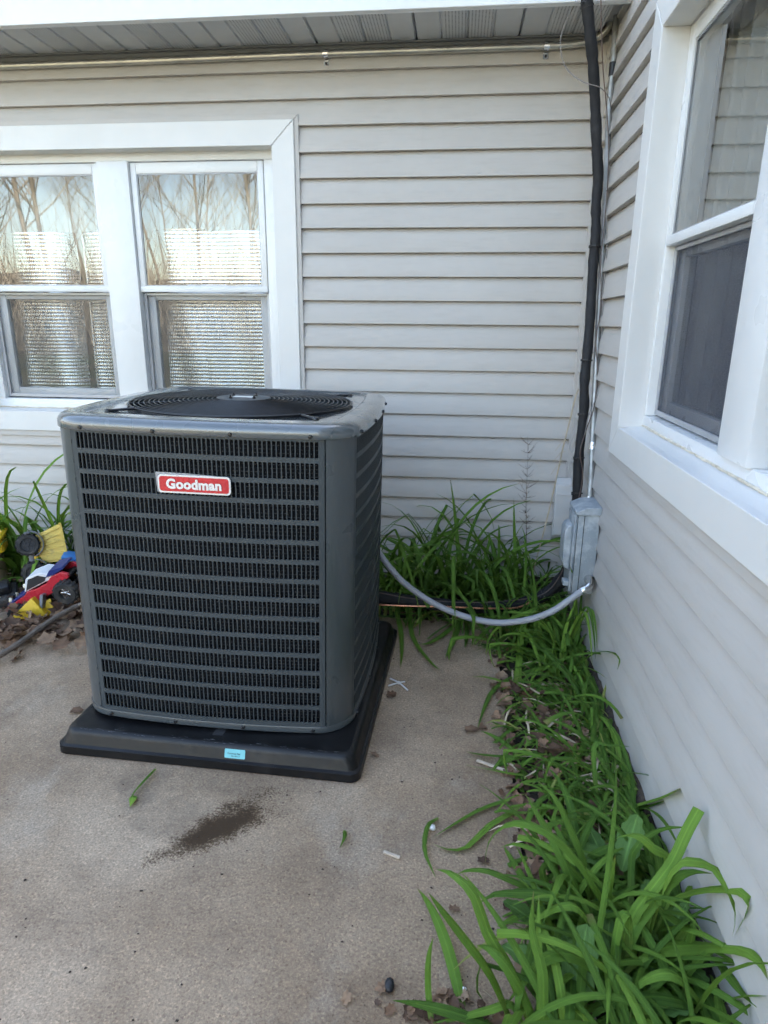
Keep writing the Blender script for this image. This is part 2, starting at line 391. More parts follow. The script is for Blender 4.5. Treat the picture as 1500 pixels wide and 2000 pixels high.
MAT['tyre'] = simple('black_toy_tyre', (0.026, 0.025, 0.025), 0.7, var=0.25, vscale=30, dirt=(0.11, 0.095, 0.08), dscale=18, dlo=0.5, dhi=0.75)
MAT['toy_white'] = simple('white_toy_plastic', (0.72, 0.73, 0.75), 0.35, var=0.05)
MAT['cream'] = simple('cream_plastic', (0.70, 0.64, 0.50), 0.4, var=0.05)
MAT['stone'] = simple('dark_pebble', (0.022, 0.022, 0.025), 0.55, var=0.4, vscale=40, bump=0.6, bscale=60, bdist=0.003)
MAT['white_bit'] = simple('white_scrap', (0.80, 0.80, 0.78), 0.6)
MAT['wood'] = simple('pale_wood_chip', (0.55, 0.45, 0.35), 0.75, var=0.15, vscale=40)

# ------------------------------------------------------------------ helpers
ORG = {}
def V(*a): return Vector(a)
def unit(v):
    l = v.length
    return v / l if l > 1e-9 else Vector((0, 0, 1))

class MB:
    """collects polygons for one mesh"""
    def __init__(self): self.v = []; self.f = []; self.mi = []; self.uv = None
    def add(self, verts, faces, mi=0):
        b = len(self.v); self.v += [tuple(q) for q in verts]
        self.f += [tuple(b + i for i in q) for q in faces]; self.mi += [mi] * len(faces)
        return self
    def box(self, x0, x1, y0, y1, z0, z1, bev=0.0, mi=0, xf=None):
        if x0 > x1: x0, x1 = x1, x0
        if y0 > y1: y0, y1 = y1, y0
        if z0 > z1: z0, z1 = z1, z0
        bm = bmesh.new()
        r = bmesh.ops.create_cube(bm, size=1.0)
        for q in bm.verts:
            q.co = Vector(((x0 + x1) / 2 + q.co.x * (x1 - x0), (y0 + y1) / 2 + q.co.y * (y1 - y0), (z0 + z1) / 2 + q.co.z * (z1 - z0)))
        if bev > 0:
            bev = min(bev, (x1 - x0) * .45, (y1 - y0) * .45, (z1 - z0) * .45)
            bmesh.ops.bevel(bm, geom=list(bm.edges), offset=bev, segments=2, affect='EDGES', profile=0.5)
        bm.verts.index_update()
        vs = [(xf @ q.co if xf else q.co.copy()) for q in bm.verts]
        fs = [[q.index for q in f.verts] for f in bm.faces]
        bm.free()
        return self.add(vs, fs, mi)
    def tube(self, pts, rad, n=8, caps=True, mi=0, closed=False):
        pts = [Vector(q) for q in pts]
        m = len(pts)
        if not hasattr(rad, '__len__'): rad = [rad] * m
        tang = []
        for i in range(m):
            if closed: t = pts[(i + 1) % m] - pts[i - 1]
            else: t = pts[min(i + 1, m - 1)] - pts[max(i - 1, 0)]
            tang.append(unit(t))
        a = Vector((0, 0, 1)) if abs(tang[0].z) < 0.9 else Vector((1, 0, 0))
        u = unit(tang[0].cross(a))
        vs = []; fs = []
        for i in range(m):
            u = unit(u - tang[i] * u.dot(tang[i])); w = tang[i].cross(u)
            for k in range(n):
                c = 2 * math.pi * k / n
                vs.append(pts[i] + (u * math.cos(c) + w * math.sin(c)) * rad[i])
        last = m if closed else m - 1
        for i in range(last):
            j = (i + 1) % m
            for k in range(n):
                l = (k + 1) % n
                fs.append((i * n + k, i * n + l, j * n + l, j * n + k))
        if caps and not closed:
            fs.append(tuple(range(n - 1, -1, -1))); fs.append(tuple((m - 1) * n + k for k in range(n)))
        return self.add(vs, fs, mi)
    def lathe(self, prof, n=24, xf=None, mi=0, caps=True):
        """prof: list of (radius, z) about the z axis"""
        vs = []; fs = []
        for r_, z in prof:
            for k in range(n):
                a = 2 * math.pi * k / n
                q = Vector((r_ * math.cos(a), r_ * math.sin(a), z))
                vs.append(xf @ q if xf else q)
        for i in range(len(prof) - 1):
            for k in range(n):
                l = (k + 1) % n
                fs.append((i * n + k, i * n + l, (i + 1) * n + l, (i + 1) * n + k))
        if caps:
            fs.append(tuple(range(n - 1, -1, -1))); fs.append(tuple((len(prof) - 1) * n + k for k in range(n)))
        return self.add(vs, fs, mi)
    def prism(self, poly, d0, d1, mp, mi=0):
        """2-D polygon (a,b) extruded over d0..d1, mapped by mp(a,b,d)"""
        n = len(poly)
        vs = [mp(a, b, d0) for a, b in poly] + [mp(a, b, d1) for a, b in poly]
        fs = [tuple(range(n)), tuple(range(2 * n - 1, n - 1, -1))] + [(i, (i + 1) % n, n + (i + 1) % n, n + i) for i in range(n)]
        return self.add(vs, fs, mi)

def mesh_from(mb, name, mats, smooth=False, fix=True, org=None):
    me = bpy.data.meshes.new(name)
    vs = mb.v if org is None or org.length == 0 else [(a - org.x, b - org.y, c - org.z) for a, b, c in mb.v]
    me.from_pydata(vs, [], mb.f)
    for m in mats: me.materials.append(m)
    if len(mats) > 1: me.polygons.foreach_set('material_index', mb.mi)
    if fix:
        bm = bmesh.new(); bm.from_mesh(me); bmesh.ops.recalc_face_normals(bm, faces=bm.faces); bm.to_mesh(me); bm.free()
    if mb.uv:
        lay = me.uv_layers.new(name='UVMap')
        for poly in me.polygons:
            for li in poly.loop_indices: lay.data[li].uv = mb.uv[me.loops[li].vertex_index]
    if smooth is True: me.polygons.foreach_set('use_smooth', [True] * len(me.polygons))
    elif smooth: me.set_sharp_from_angle(angle=R(smooth)); 
    me.update()
    return me

def link(name, me, parent=None, loc=None, rot=None, scl=None):
    o = bpy.data.objects.new(name, me)
    COL.objects.link(o)
    if parent is not None: o.parent = parent
    if loc is not None: o.location = loc
    if rot is not None: o.rotation_euler = rot
    if scl is not None: o.scale = scl if hasattr(scl, '__len__') else (scl,) * 3
    return o

def obj(name, mb, mat, parent=None, smooth=False, fix=True):
    mats = mat if isinstance(mat, (list, tuple)) else [mat]
    mats = [MAT[m] if isinstance(m, str) else m for m in mats]
    org = ORG.get(parent.name, Vector()) if parent is not None else Vector()
    me = mesh_from(mb, name, mats, smooth, fix, org)
    if smooth and smooth is not True: me.polygons.foreach_set('use_smooth', [True] * len(me.polygons)); me.set_sharp_from_angle(angle=R(smooth))
    o = link(name, me, parent)
    if parent is not None: ORG[o.name] = org
    return o

def tag(o, label, cat, group=None):
    o['label'] = label; o['category'] = cat
    if group: o['group'] = group
    return o
def struct(o): o['kind'] = 'structure'; return o
def thing(name, label, cat, loc=(0, 0, 0), group=None, local=False, rot=None):
    o = bpy.data.objects.new(name, None); COL.objects.link(o)
    o.location = loc; o.empty_display_size = 0.05
    if rot is not None: o.rotation_euler = rot
    ORG[o.name] = Vector() if local else Vector(loc)
    return tag(o, label, cat, group)

def recentre(o):
    """move a mesh thing's origin to the middle of its base"""
    me = o.data
    xs = [v.co.x for v in me.vertices]; ys = [v.co.y for v in me.vertices]; zs = [v.co.z for v in me.vertices]
    c = Vector(((min(xs) + max(xs)) / 2, (min(ys) + max(ys)) / 2, min(zs)))
    me.transform(Matrix.Translation(-c)); o.location = c
    return o

def crom(pts, n):
    """n points along a Catmull-Rom curve"""
    P_ = [Vector(q) for q in pts]
    if len(P_) == 2: return [P_[0].lerp(P_[1], i / (n - 1)) for i in range(n)]
    P_ = [P_[0] * 2 - P_[1]] + P_ + [P_[-1] * 2 - P_[-2]]
    segs = len(P_) - 3; out = []
    for i in range(n):
        t = i / (n - 1) * segs; k = min(int(t), segs - 1); t -= k
        a, b, c, d = P_[k:k + 4]
        out.append(0.5 * ((2 * b) + (c - a) * t + (2 * a - 5 * b + 4 * c - d) * t * t + (3 * b - a - 3 * c + d) * t ** 3))
    return out

_fc = {}
def text_mb(txt, size, mp, depth=0.0008, bold=0.0, spacing=1.0):
    cu_ = bpy.data.curves.new('txt', 'FONT'); cu_.body = txt; cu_.size = size; cu_.extrude = depth / 2
    cu_.align_x = 'CENTER'; cu_.align_y = 'CENTER'; cu_.offset = bold; cu_.space_character = spacing; cu_.resolution_u = 3
    ob = bpy.data.objects.new('txt', cu_); COL.objects.link(ob)
    dg = bpy.context.evaluated_depsgraph_get()
    me = bpy.data.meshes.new_from_object(ob.evaluated_get(dg))
    mb = MB(); mb.add([mp(v.co.x, v.co.y, v.co.z) for v in me.vertices], [tuple(p.vertices) for p in me.polygons])
    bpy.data.objects.remove(ob); bpy.data.curves.remove(cu_); bpy.data.meshes.remove(me)
    return mb

# ------------------------------------------------------------------ ground
g = MB(); g.add([(-160, -200, -0.035), (160, -200, -0.035), (160, 160, -0.035), (-160, 160, -0.035)], [(0, 1, 2, 3)])
struct(obj('lawn', g, 'lawn'))
def bumpy_sheet(x0, x1, y0, y1, z, nx, ny, amp, seed, bank=None):
    q = random.Random(seed); mb = MB(); vs = []
    for j in range(ny + 1):
        for i in range(nx + 1):
            e = 0 if i in (0, nx) or j in (0, ny) else 1
            t = 0 if bank is None else (i / nx if bank == 'x' else j / ny)
            rise = 0.095 * max(0, (t - 0.62) / 0.38) ** 1.5
            vs.append((x0 + (x1 - x0) * i / nx, y0 + (y1 - y0) * j / ny, z + rise + e * q.uniform(-amp, amp)))
    mb.add(vs, [(j * (nx + 1) + i, j * (nx + 1) + i + 1, (j + 1) * (nx + 1) + i + 1, (j + 1) * (nx + 1) + i) for j in range(ny) for i in range(nx)])
    return mb
struct(obj('soil_bed', bumpy_sheet(-0.40, 0.03, -4.4, -0.46, -0.014, 12, 90, 0.010, 3, 'x'), 'soil', smooth=True))
struct(obj('soil_bed', bumpy_sheet(-4.2, 0.03, -0.47, 0.03, -0.012, 100, 12, 0.010, 4, 'y'), 'soil', smooth=True))
def patio():
    # slab whose outer edges are a little chipped and wavy
    q = random.Random(11)
    edge = []
    n = 90
    for i in range(n + 1):
        y = -4.2 + (4.2 - 0.46) * i / n
        edge.append((-0.362 + q.uniform(-0.004, 0.003) - (0.012 if q.random() < 0.06 else 0), y))
    top = edge[:]
    for i in range(40): top.append((-0.362 - (4.2 - 0.362) * (i + 1) / 41, -0.46 + q.uniform(-0.004, 0.004)))
    top += [(-4.2, -0.46), (-4.2, -4.2)]
    m = len(top); mb = MB()
    c = Vector((sum(p_[0] for p_ in top) / m, sum(p_[1] for p_ in top) / m, 0))
    ins = [(p_[0] + (c.x - p_[0]) * 0.003, p_[1] + (c.y - p_[1]) * 0.003) for p_ in top]
    vs = [(a, b, 0.0) for a, b in ins] + [(a, b, -0.005) for a, b in top] + [(a, b, -0.12) for a, b in top]
    fs = [tuple(range(m))] + [(i, (i + 1) % m, m + (i + 1) % m, m + i) for i in range(m)] + [(m + i, m + (i + 1) % m, 2 * m + (i + 1) % m, 2 * m + i) for i in range(m)]
    mb.add(vs, fs)
    return mb
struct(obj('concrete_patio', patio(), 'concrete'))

# ------------------------------------------------------------------ house
house = thing('house', 'house corner clad in pale grey lap siding with white framed windows', 'house', (0, 0, 0))
EXP = 0.1016
def zline(k): return 0.238 + (20 - k) * EXP
MB_BACK = lambda a, b, d: (a, d, b)        # a along wall, b up, d outward-negative
MB_SIDE = lambda a, b, d: (d, a, b)

def board(mp, pieces, k, joint_lift=0.0, seed=0):
    """one siding course. pieces: (a0, a1, zlo, zhi) spans clipped to the course"""
    q = random.Random(seed * 97 + k)
    z0 = zline(k); z1 = z0 + EXP
    mb = MB()
    ph = q.uniform(0, 6); amp = q.uniform(0.0004, 0.0011)
    def depth(z, a):
        t = (z - z0) / EXP
        return -(0.0225 - 0.0170 * t) + 0.008 * max(0.0, (t - 0.74) / 0.26) ** 1.7 - joint_lift - amp * math.sin(a * 2.1 + ph) * (1 - t) - 0.0005 * math.sin(a * 7 + ph * 2) * (1 - t)
    for a0, a1, zl, zh in pieces:
        zl2 = max(zl, z0); zh2 = min(zh, z1 + 0.002)
        if zh2 - zl2 < 0.004 or a1 - a0 < 0.004: continue
        n = max(1, int((a1 - a0) / 0.16)); rows = []
        lip = zl2 <= z0 + 1e-6
        levels = []
        if lip: levels += [('back', z0 + 0.0015, 0.0), ('u', z0, 0.0), ('r', z0 + 0.0008, 0.0), ('f', z0 + 0.0030, 0.0)]
        else: levels += [('f', zl2, 0.0)]
        levels += [('f', zl2 + (zh2 - zl2) * c_, 0.0) for c_ in (0.45, 0.70, 0.82, 0.91)] + [('f', zh2, 0.0)]
        for kind, z, _ in levels:
            row = []
            for i in range(n + 1):
                a = a0 + (a1 - a0) * i / n
                if kind == 'back': d = 0.006
                elif kind == 'u': d = depth(z0, a) + 0.0020
                elif kind == 'r': d = depth(z0, a) + 0.0008
                else: d = depth(z, a)
                sag = 0.0009 * math.sin(a * 1.3 + ph) if z < z0 + 0.01 else 0
                row.append(mp(a, z + sag, d))
            rows.append(row)
        vs = [p_ for row in rows for p_ in row]; w = n + 1
        fs = [(j * w + i, j * w + i + 1, (j + 1) * w + i + 1, (j + 1) * w + i) for j in range(len(rows) - 1) for i in range(n)]
        mb.add(vs, fs)
        # end cap so that a raised lap end shows its thickness
        if joint_lift:
            e = [rows[-1][n], rows[-4][n], rows[-6][n]]
            e2 = [mp(a1, z, -0.002) for z in (zh2, (zl2 + zh2) / 2, zl2 + 0.001)]
            mb.add(e + e2, [(0, 1, 4, 3), (1, 2, 5, 4)])
    return mb

# ---- back wall: window hole a -3.05..-1.285, z .694..2.11
BW = (-3.05, -1.285, 0.694, 2.110)
def wall_mass(mp, a0, a1, z0, z1, hole, d0, d1):
    mb = MB()
    h0, h1, hz0, hz1 = hole
    for (s0, s1, t0, t1) in ((a0, h0, z0, z1), (h1, a1, z0, z1), (h0, h1, z0, hz0), (h0, h1, hz1, z1)):
        mb.prism([(s0, t0), (s1, t0), (s1, t1), (s0, t1)], d0, d1, mp)
    return mb
back_wall = obj('back_wall', wall_mass(MB_BACK, -6.5, 0.12, 0.031, 2.42, (-2.95, -1.385, 0.80, 2.01), 0.012, 0.13), 'siding', house)
def emit(mp, pcs, k, seed, wall):
    if len(pcs) == 3:          # a board notched round the window stays one board
        obj('siding_board', board(mp, pcs, k, 0, seed), 'siding', wall, smooth=30, fix=False)
    else:
        for pc in pcs: obj('siding_board', board(mp, [pc], k, 0, seed), 'siding', wall, smooth=30, fix=False)
for k in range(0, 23):
    full = (-6.5, -0.0375, -1, 9)
    z0, z1 = zline(k), zline(k) + EXP
    if z1 <= BW[2] or z0 >= BW[3]: pcs = [full]
    else:
        pcs = [(-6.5, BW[0], -1, 9), (BW[1], -0.0375, -1, 9)]
        if z0 < BW[2]: pcs.append((BW[0], BW[1], -1, BW[2]))
        if z1 > BW[3]: pcs.append((BW[0], BW[1], BW[3], 9))
    if k in (2, 3):      # the lap joint seen right of the window
        left = [(a, min(b, -0.755), c, d) for a, b, c, d in pcs if a < -0.755]
        right = [(max(a, -0.80), b, c, d) for a, b, c, d in pcs if b > -0.755]
        for pc in left: obj('siding_board', board(MB_BACK, [pc], k, 0.0026, 1), 'siding', back_wall, smooth=30, fix=False)
        obj('siding_board', board(MB_BACK, right, k, 0, 2), 'siding', back_wall, smooth=30, fix=False)
    else:
        emit(MB_BACK, pcs, k, 3, back_wall)
# ---- side wall: window hole y -2.53..-.765
SW = (-2.53, -0.765, 0.81, 2.185)
side_wall = obj('side_wall', wall_mass(MB_SIDE, -5.2, 0.0, 0.031, 3.4, (-2.43, -0.868, 0.93, 2.085), 0.012, 0.13), 'siding', house)
for k in range(-9, 23):
    z0, z1 = zline(k), zline(k) + EXP
    if z1 <= SW[2] or z0 >= SW[3]: pcs = [(-5.2, -0.0375, -1, 9)]
    else:
        pcs = [(-5.2, SW[0], -1, 9), (SW[1], -0.0375, -1, 9)]
        if z0 < SW[2]: pcs.append((SW[0], SW[1], -1, SW[2]))
        if z1 > SW[3]: pcs.append((SW[0], SW[1], SW[3], 9))
    emit(MB_SIDE, pcs, k, 5, side_wall)
# inside corner post and foundation
cp = MB()
cp.prism([(-0.0375, -0.002), (-0.0375, -0.024), (-0.024, -0.024), (-0.024, -0.0375), (-0.002, -0.0375), (-0.001, -0.001)], 0.034, 2.36, lambda a, b, d: (a, b, d))
obj('corner_post', cp, 'siding', house)
fd = MB(); fd.box(-6.5, 0.03, 0.004, 0.12, -0.2, 0.030); fd.box(0.004, 0.12, -5.2, 0.004, -0.2, 0.030)
obj('foundation', fd, 'foundation', house)

# ---- windows
def window(mp, A0, A1, Z0, Z1, units, jd, zg, zmeet, name_lab, sash_lower, screen_mat, far_first):
    """A0..A1, Z0..Z1: outer edge of the J-channel; units: list of (glass a0, a1); jd: jamb depth; zg: (glass bottom, glass top)"""
    J, W, T = 0.019, 0.100, 0.034
    a0, a1, z0, z1 = A0 + J, A1 - J, Z0 + J + 0.008, Z1 - J
    i0, i1, y0, y1 = a0 + W, a1 - W, z0 + W - 0.001, z1 - W
    fr = MB()
    # fixed frame: head, sill and side members round each unit
    D0, D1 = jd, jd + 0.085
    edges = [i0] + [e for u in units for e in u] + [i1]
    f_t, f_b = zg[1] + 0.050, zg[0] - 0.052
    fr.box_ = None
    def bx(mb, p0, p1, q0, q1, d0, d1, bev=0.003, mi=0):
        c0 = mp(p0, q0, d0); c1 = mp(p1, q1, d1)
        mb.box(c0[0], c1[0], c0[1], c1[1], c0[2], c1[2], bev, mi)
    bx(fr, i0, i1, f_t, y1 + 0.012, D0 + 0.004, D1)
    win = obj('window', fr, 'vinyl_white', house, smooth=30)
    fs_ = MB(); bx(fs_, i0, i1, y0 - 0.012, f_b, D0 + 0.002, D1); obj('frame_sill', fs_, 'vinyl_white', win, smooth=30)
    win['label'] = name_lab
    # J-channel (siding colour) and mitred trim boards
    for (p, q) in ((0, 1),):
        jc = [[(A0, Z0), (A1, Z0), (A1 - J, Z0 + J + .008), (A0 + J, Z0 + J + .008)], [(A1, Z0), (A1, Z1), (A1 - J, Z1 - J), (A1 - J, Z0 + J + .008)],
              [(A1, Z1), (A0, Z1), (A0 + J, Z1 - J), (A1 - J, Z1 - J)], [(A0, Z1), (A0, Z0), (A0 + J, Z0 + J + .008), (A0 + J, Z1 - J)]]
        for poly in jc:
            c = (sum(a for a, b in poly) / 4, sum(b for a, b in poly) / 4)
            poly = [(a + (c[0] - a) * 0.0015, b + (c[1] - b) * 0.0015) for a, b in poly]
            m_ = MB(); m_.prism(poly, -0.0005, -0.0265, mp); obj('j_channel', m_, 'siding', win)
        tb = [[(a0, z0), (a1, z0), (i1, y0), (i0, y0)], [(a1, z0), (a1, z1), (i1, y1), (i1, y0)], [(a1, z1), (a0, z1), (i0, y1), (i1, y1)], [(a0, z1), (a0, z0), (i0, y0), (i0, y1)]]
        for poly in tb:
            c = (sum(a for a, b in poly) / 4, sum(b for a, b in poly) / 4)
            poly = [(a + (c[0] - a) * 0.0010, b + (c[1] - b) * 0.0010 + (0.0007 if b < c[1] else -0.0007)) for a, b in poly]
            m_ = MB(); m_.prism(poly, 0.0, -T, mp); o_ = obj('trim_board', m_, 'trim', win)
            bv = o_.modifiers.new('bevel', 'BEVEL'); bv.width = 0.0022; bv.segments = 2
    # jamb returns: cream coil-wrapped boards between trim and frame
    m_ = MB(); bx(m_, i0 - 0.012, i0, y0, y1, -T + 0.002, D1, 0.001); obj('jamb', m_, 'trim', win)
    m_ = MB(); bx(m_, i1, i1 + 0.012, y0, y1, -T + 0.002, D1, 0.001); obj('jamb', m_, 'trim', win)
    m_ = MB(); bx(m_, i0, i1, y1, y1 + 0.012, -T + 0.002, D0 + 0.003, 0.001); obj('head_jamb', m_, 'trim', win)
    # sloping sill
    s_ = MB(); s_.prism([(i0, 0.0), (i1, 0.0), (i1, 1.0), (i0, 1.0)], 0, 1, lambda a, t, e: mp(a, (y0 - 0.004 + 0.014 * t) if e == 0 else y0 - 0.03, (-T + 0.001) + (D0 + 0.03 + T) * t))
    obj('sill', s_, 'trim', win)
    ck = MB(); pts = []
    q = random.Random(5)
    for i in range(60):
        a = i0 + 0.01 + (i1 - i0 - 0.02) * i / 59
        pts.append(mp(a, y0 + 0.0095 + q.uniform(-.0008, .0008), D0 + 0.000 + q.uniform(-.0012, .0012)))
    ck.tube(pts, [0.0028 * q.uniform(0.6, 1.4) for _ in pts], 5); obj('caulk_bead', ck, 'caulk', win)
    # side members and mullions
    mem = [(i0, units[0][0] - 0.030)] + [(units[k][1] + 0.030, units[k + 1][0] - 0.030) for k in range(len(units) - 1)] + [(units[-1][1] + 0.030, i1)]
    for k, (p0, p1) in enumerate(mem):
        mid = 0 < k < len(mem) - 1
        m_ = MB(); bx(m_, p0, p1, f_b, f_t, D0 - (0.012 if mid else -0.004), D1, 0.004)
        obj('mullion' if mid else 'frame_side', m_, 'vinyl_white', win, smooth=30)
    for (u0, u1) in units:
        # upper sash (front), meeting rail, lower sash set behind with a screen before it
        us = MB()
        bx(us, u0 - 0.027, u0, zmeet + 0.012, zg[1] + 0.046, D0 + 0.004, D0 + 0.040, 0.003)
        bx(us, u1, u1 + 0.027, zmeet + 0.012, zg[1] + 0.046, D0 + 0.004, D0 + 0.040, 0.003)
        bx(us, u0 + 0.0005, u1 - 0.0005, zg[1], zg[1] + 0.046, D0 + 0.004, D0 + 0.040, 0.003)
        bx(us, u0 - 0.027, u1 + 0.027, zmeet - 0.016, zmeet + 0.012, D0 + 0.001, D0 + 0.040, 0.003)
        obj('upper_sash', us, 'vinyl_white', win, smooth=30)
        gs = MB(); bx(gs, u0, u1, zmeet + 0.012, zg[1], D0 + 0.026, D0 + 0.026, 0); gs = MB()
        gs.add([mp(u0, zmeet + .012, D0 + .014), mp(u1, zmeet + .012, D0 + .014), mp(u1, zg[1], D0 + .014), mp(u0, zg[1], D0 + .014)], [(0, 1, 2, 3) if not far_first else (3, 2, 1, 0)])
        obj('pane', gs, 'glass', win, fix=False)
        gk = MB()
        for p0, p1, q0, q1 in ((u0, u0 + .004, zmeet + .012, zg[1]), (u1 - .004, u1, zmeet + .012, zg[1]), (u0 + .0045, u1 - .0045, zg[1] - .004, zg[1]), (u0 + .0045, u1 - .0045, zmeet + .0125, zmeet + .016)):
            bx(gk, p0, p1, q0, q1, D0 + 0.009, D0 + 0.013, 0)
        obj('glazing_bead', gk, 'grey_frame', win)
        lsh = MB()
        lo = zg[0]
        bx(lsh, u0 - 0.031, u0 + 0.022, lo - 0.048, zmeet - 0.018, D0 + 0.048, D0 + 0.082, 0.003)
        bx(lsh, u1 - 0.022, u1 + 0.031, lo - 0.048, zmeet - 0.018, D0 + 0.048, D0 + 0.082, 0.003)
        bx(lsh, u0 + 0.0225, u1 - 0.0225, lo - 0.048, lo, D0 + 0.048, D0 + 0.082, 0.003)
        bx(lsh, u0 + 0.0225, u1 - 0.0225, zmeet - 0.05, zmeet - 0.018, D0 + 0.048, D0 + 0.082, 0.003)
        obj('lower_sash', lsh, sash_lower, win, smooth=30)
        g2 = MB(); g2.add([mp(u0 + .02, lo, D0 + .064), mp(u1 - .02, lo, D0 + .064), mp(u1 - .02, zmeet - .03, D0 + .064), mp(u0 + .02, zmeet - .03, D0 + .064)], [(0, 1, 2, 3) if not far_first else (3, 2, 1, 0)])
        obj('pane', g2, 'glass', win, fix=False)
        sc_ = MB()
        for p0, p1, q0, q1 in ((u0 - .029, u0 - .014, lo - .046, zmeet - .018), (u1 + .014, u1 + .029, lo - .046, zmeet - .018), (u0 - .0135, u1 + .0135, lo - .046, lo - .030), (u0 - .0135, u1 + .0135, zmeet - .030, zmeet - .0185)):
            bx(sc_, p0, p1, q0, q1, D0 + 0.030, D0 + 0.040, 0.0015)
        obj('screen_frame', sc_, 'grey_frame', win)
        s2 = MB(); s2.add([mp(u0 - .014, lo - .03, D0 + .035), mp(u1 + .014, lo - .03, D0 + .035), mp(u1 + .014, zmeet - .03, D0 + .035), mp(u0 - .014, zmeet - .03, D0 + .035)], [(0, 1, 2, 3)])
        obj('screen', s2, screen_mat, win, fix=False)
        for fx in (0.30, 0.72):
            lk = MB(); c = u0 + (u1 - u0) * fx
            bx(lk, c - .018, c + .018, zmeet + .0125, zmeet + .021, D0 + .030, D0 + .044, 0.002)
            bx(lk, c - .006, c + .010, zmeet + .0215, zmeet + .027, D0 + .032, D0 + .042, 0.001)
            obj('sash_lock', lk, 'grey_frame', win)
    return win
window(MB_BACK, BW[0], BW[1], BW[2], BW[3], [(-2.845, -2.275), (-2.064, -1.494)], 0.040, (0.925, 1.905), 1.408,
       'double window with shiny foil sheets behind the glass', 'vinyl_white', 'screen_thin', False)
window(MB_SIDE, SW[0], SW[1], SW[2], SW[3], [(-2.365, -1.735), (-1.515, -0.930)], 0.040, (1.030, 2.015), 1.505,
       'double window with curtains reflecting the siding', 'vinyl_white', 'screen', True)

# ---- soffit, fascia, roof, the dark rooms behind the windows
sof_back = MB(); sof_back.box(-6.5, -0.001, -0.334, 0.0, 2.385, 2.40)
soffit = obj('soffit', sof_back, 'soffit', house)
def soffit_panel(xmax=9.0):
    mb = MB(); W = 0.4086; n = 4; w = W / n; y0, y1 = -0.330, -0.024; z = 2.360
    prof = [(0.0, 0.014)]
    for i in range(n):
        a, b = i * w, (i + 1) * w
        dp = 0.007 if i < n - 1 else 0.012
        prof += [(a + 0.005, 0.0), (b - 0.007, 0.0), (b - 0.003, dp if i < n - 1 else 0.014)]
    prof[-1] = (W - 0.0005, 0.016)
    prof = [p_ for p_ in prof if p_[0] <= xmax]
    vs = [(x, y0, z + h) for x, h in prof] + [(x, y1, z + h) for x, h in prof]
    m = len(prof)
    mb.add(vs, [(i, i + 1, m + i + 1, m + i) for i in range(m - 1)])
    return mesh_from(mb, 'soffit_panel', [MAT['soffit']], fix=False)
spm = soffit_panel()
for i in range(-1, 16):
    x0 = -2.010 - 0.4092 * (i - 4)
    if x0 > -0.02: continue
    link('soffit_panel', spm if x0 + 0.4092 < 0.0 else soffit_panel(-x0 - 0.002), soffit, (x0, 0, 0))
ch = MB(); ch.box(-6.5, -0.002, -0.026, -0.0185, 2.336, 2.3595, 0.001); ch.box(-6.5, -0.002, -0.045, -0.0265, 2.3535, 2.3590, 0.001)
obj('soffit_channel', ch, 'channel', house)
fa = MB(); fa.box(-6.5, -0.002, -0.350, -0.336, 2.345, 2.56, 0.003); fa.box(-6.5, -0.002, -0.3355, -0.318, 2.345, 2.3525, 0.001)
obj('fascia', fa, 'fascia', house)
rf = MB()
def slab(p, t):
    n = len(p); rf.add([q for q in p] + [(q[0], q[1], q[2] + t) for q in p], [tuple(range(n)), tuple(range(n, 2 * n))] + [(i, (i + 1) % n, n + (i + 1) % n, n + i) for i in range(n)])
slab([(-9.0, -0.42, 2.565), (-0.001, -0.42, 2.565), (-0.001, 3.3, 4.30), (-9.0, 3.3, 4.30)], 0.04)
slab([(-9.0, 3.3, 4.30), (6.0, 3.3, 4.30), (6.0, 7.2, 2.5), (-9.0, 7.2, 2.5)], 0.04)
slab([(-0.06, -5.6, 2.9), (6.2, -5.6, 2.9), (6.2, -2.2, 4.35), (-0.06, -2.2, 4.35)], 0.04)
slab([(-0.06, -2.2, 4.35), (6.2, -2.2, 4.35), (6.2, 3.2, 4.32), (-0.001, 3.2, 4.32), (-0.001, 0.6, 3.3)], 0.04)
obj('roof', rf, 'shingle', house)
gb = MB()
gb.prism([(-5.2, 3.40), (0.6, 3.40), (-2.2, 4.34)], 0.0, 0.13, MB_SIDE)
gb.prism([(0.001, 2.42), (3.2, 2.42), (3.2, 4.28), (0.6, 3.4), (0.001, 3.4)], 0.0, 0.13, MB_SIDE)
gb.box(-9.0, -6.5, 0.0, 0.13, 0.0, 2.5)
obj('upper_wall', gb, 'siding', house)
rm = MB()
def room(x0, x1, y0, y1, z0, z1, open_face):
    vs = [(x0, y0, z0), (x1, y0, z0), (x1, y1, z0), (x0, y1, z0), (x0, y0, z1), (x1, y0, z1), (x1, y1, z1), (x0, y1, z1)]
    fs = {'floor': (0, 1, 2, 3), 'top': (4, 5, 6, 7), 'front': (0, 1, 5, 4), 'right': (1, 2, 6, 5), 'back': (2, 3, 7, 6), 'left': (3, 0, 4, 7)}
    rm.add(vs, [f for n_, f in fs.items() if n_ != open_face])
room(-9.0, -0.2, 0.131, 7.0, 0.2, 2.45, 'front')
room(0.131, 6.0, -5.2, -0.1, 0.2, 2.6, 'left')
obj('interior_wall', rm, 'interior', house, fix=False)

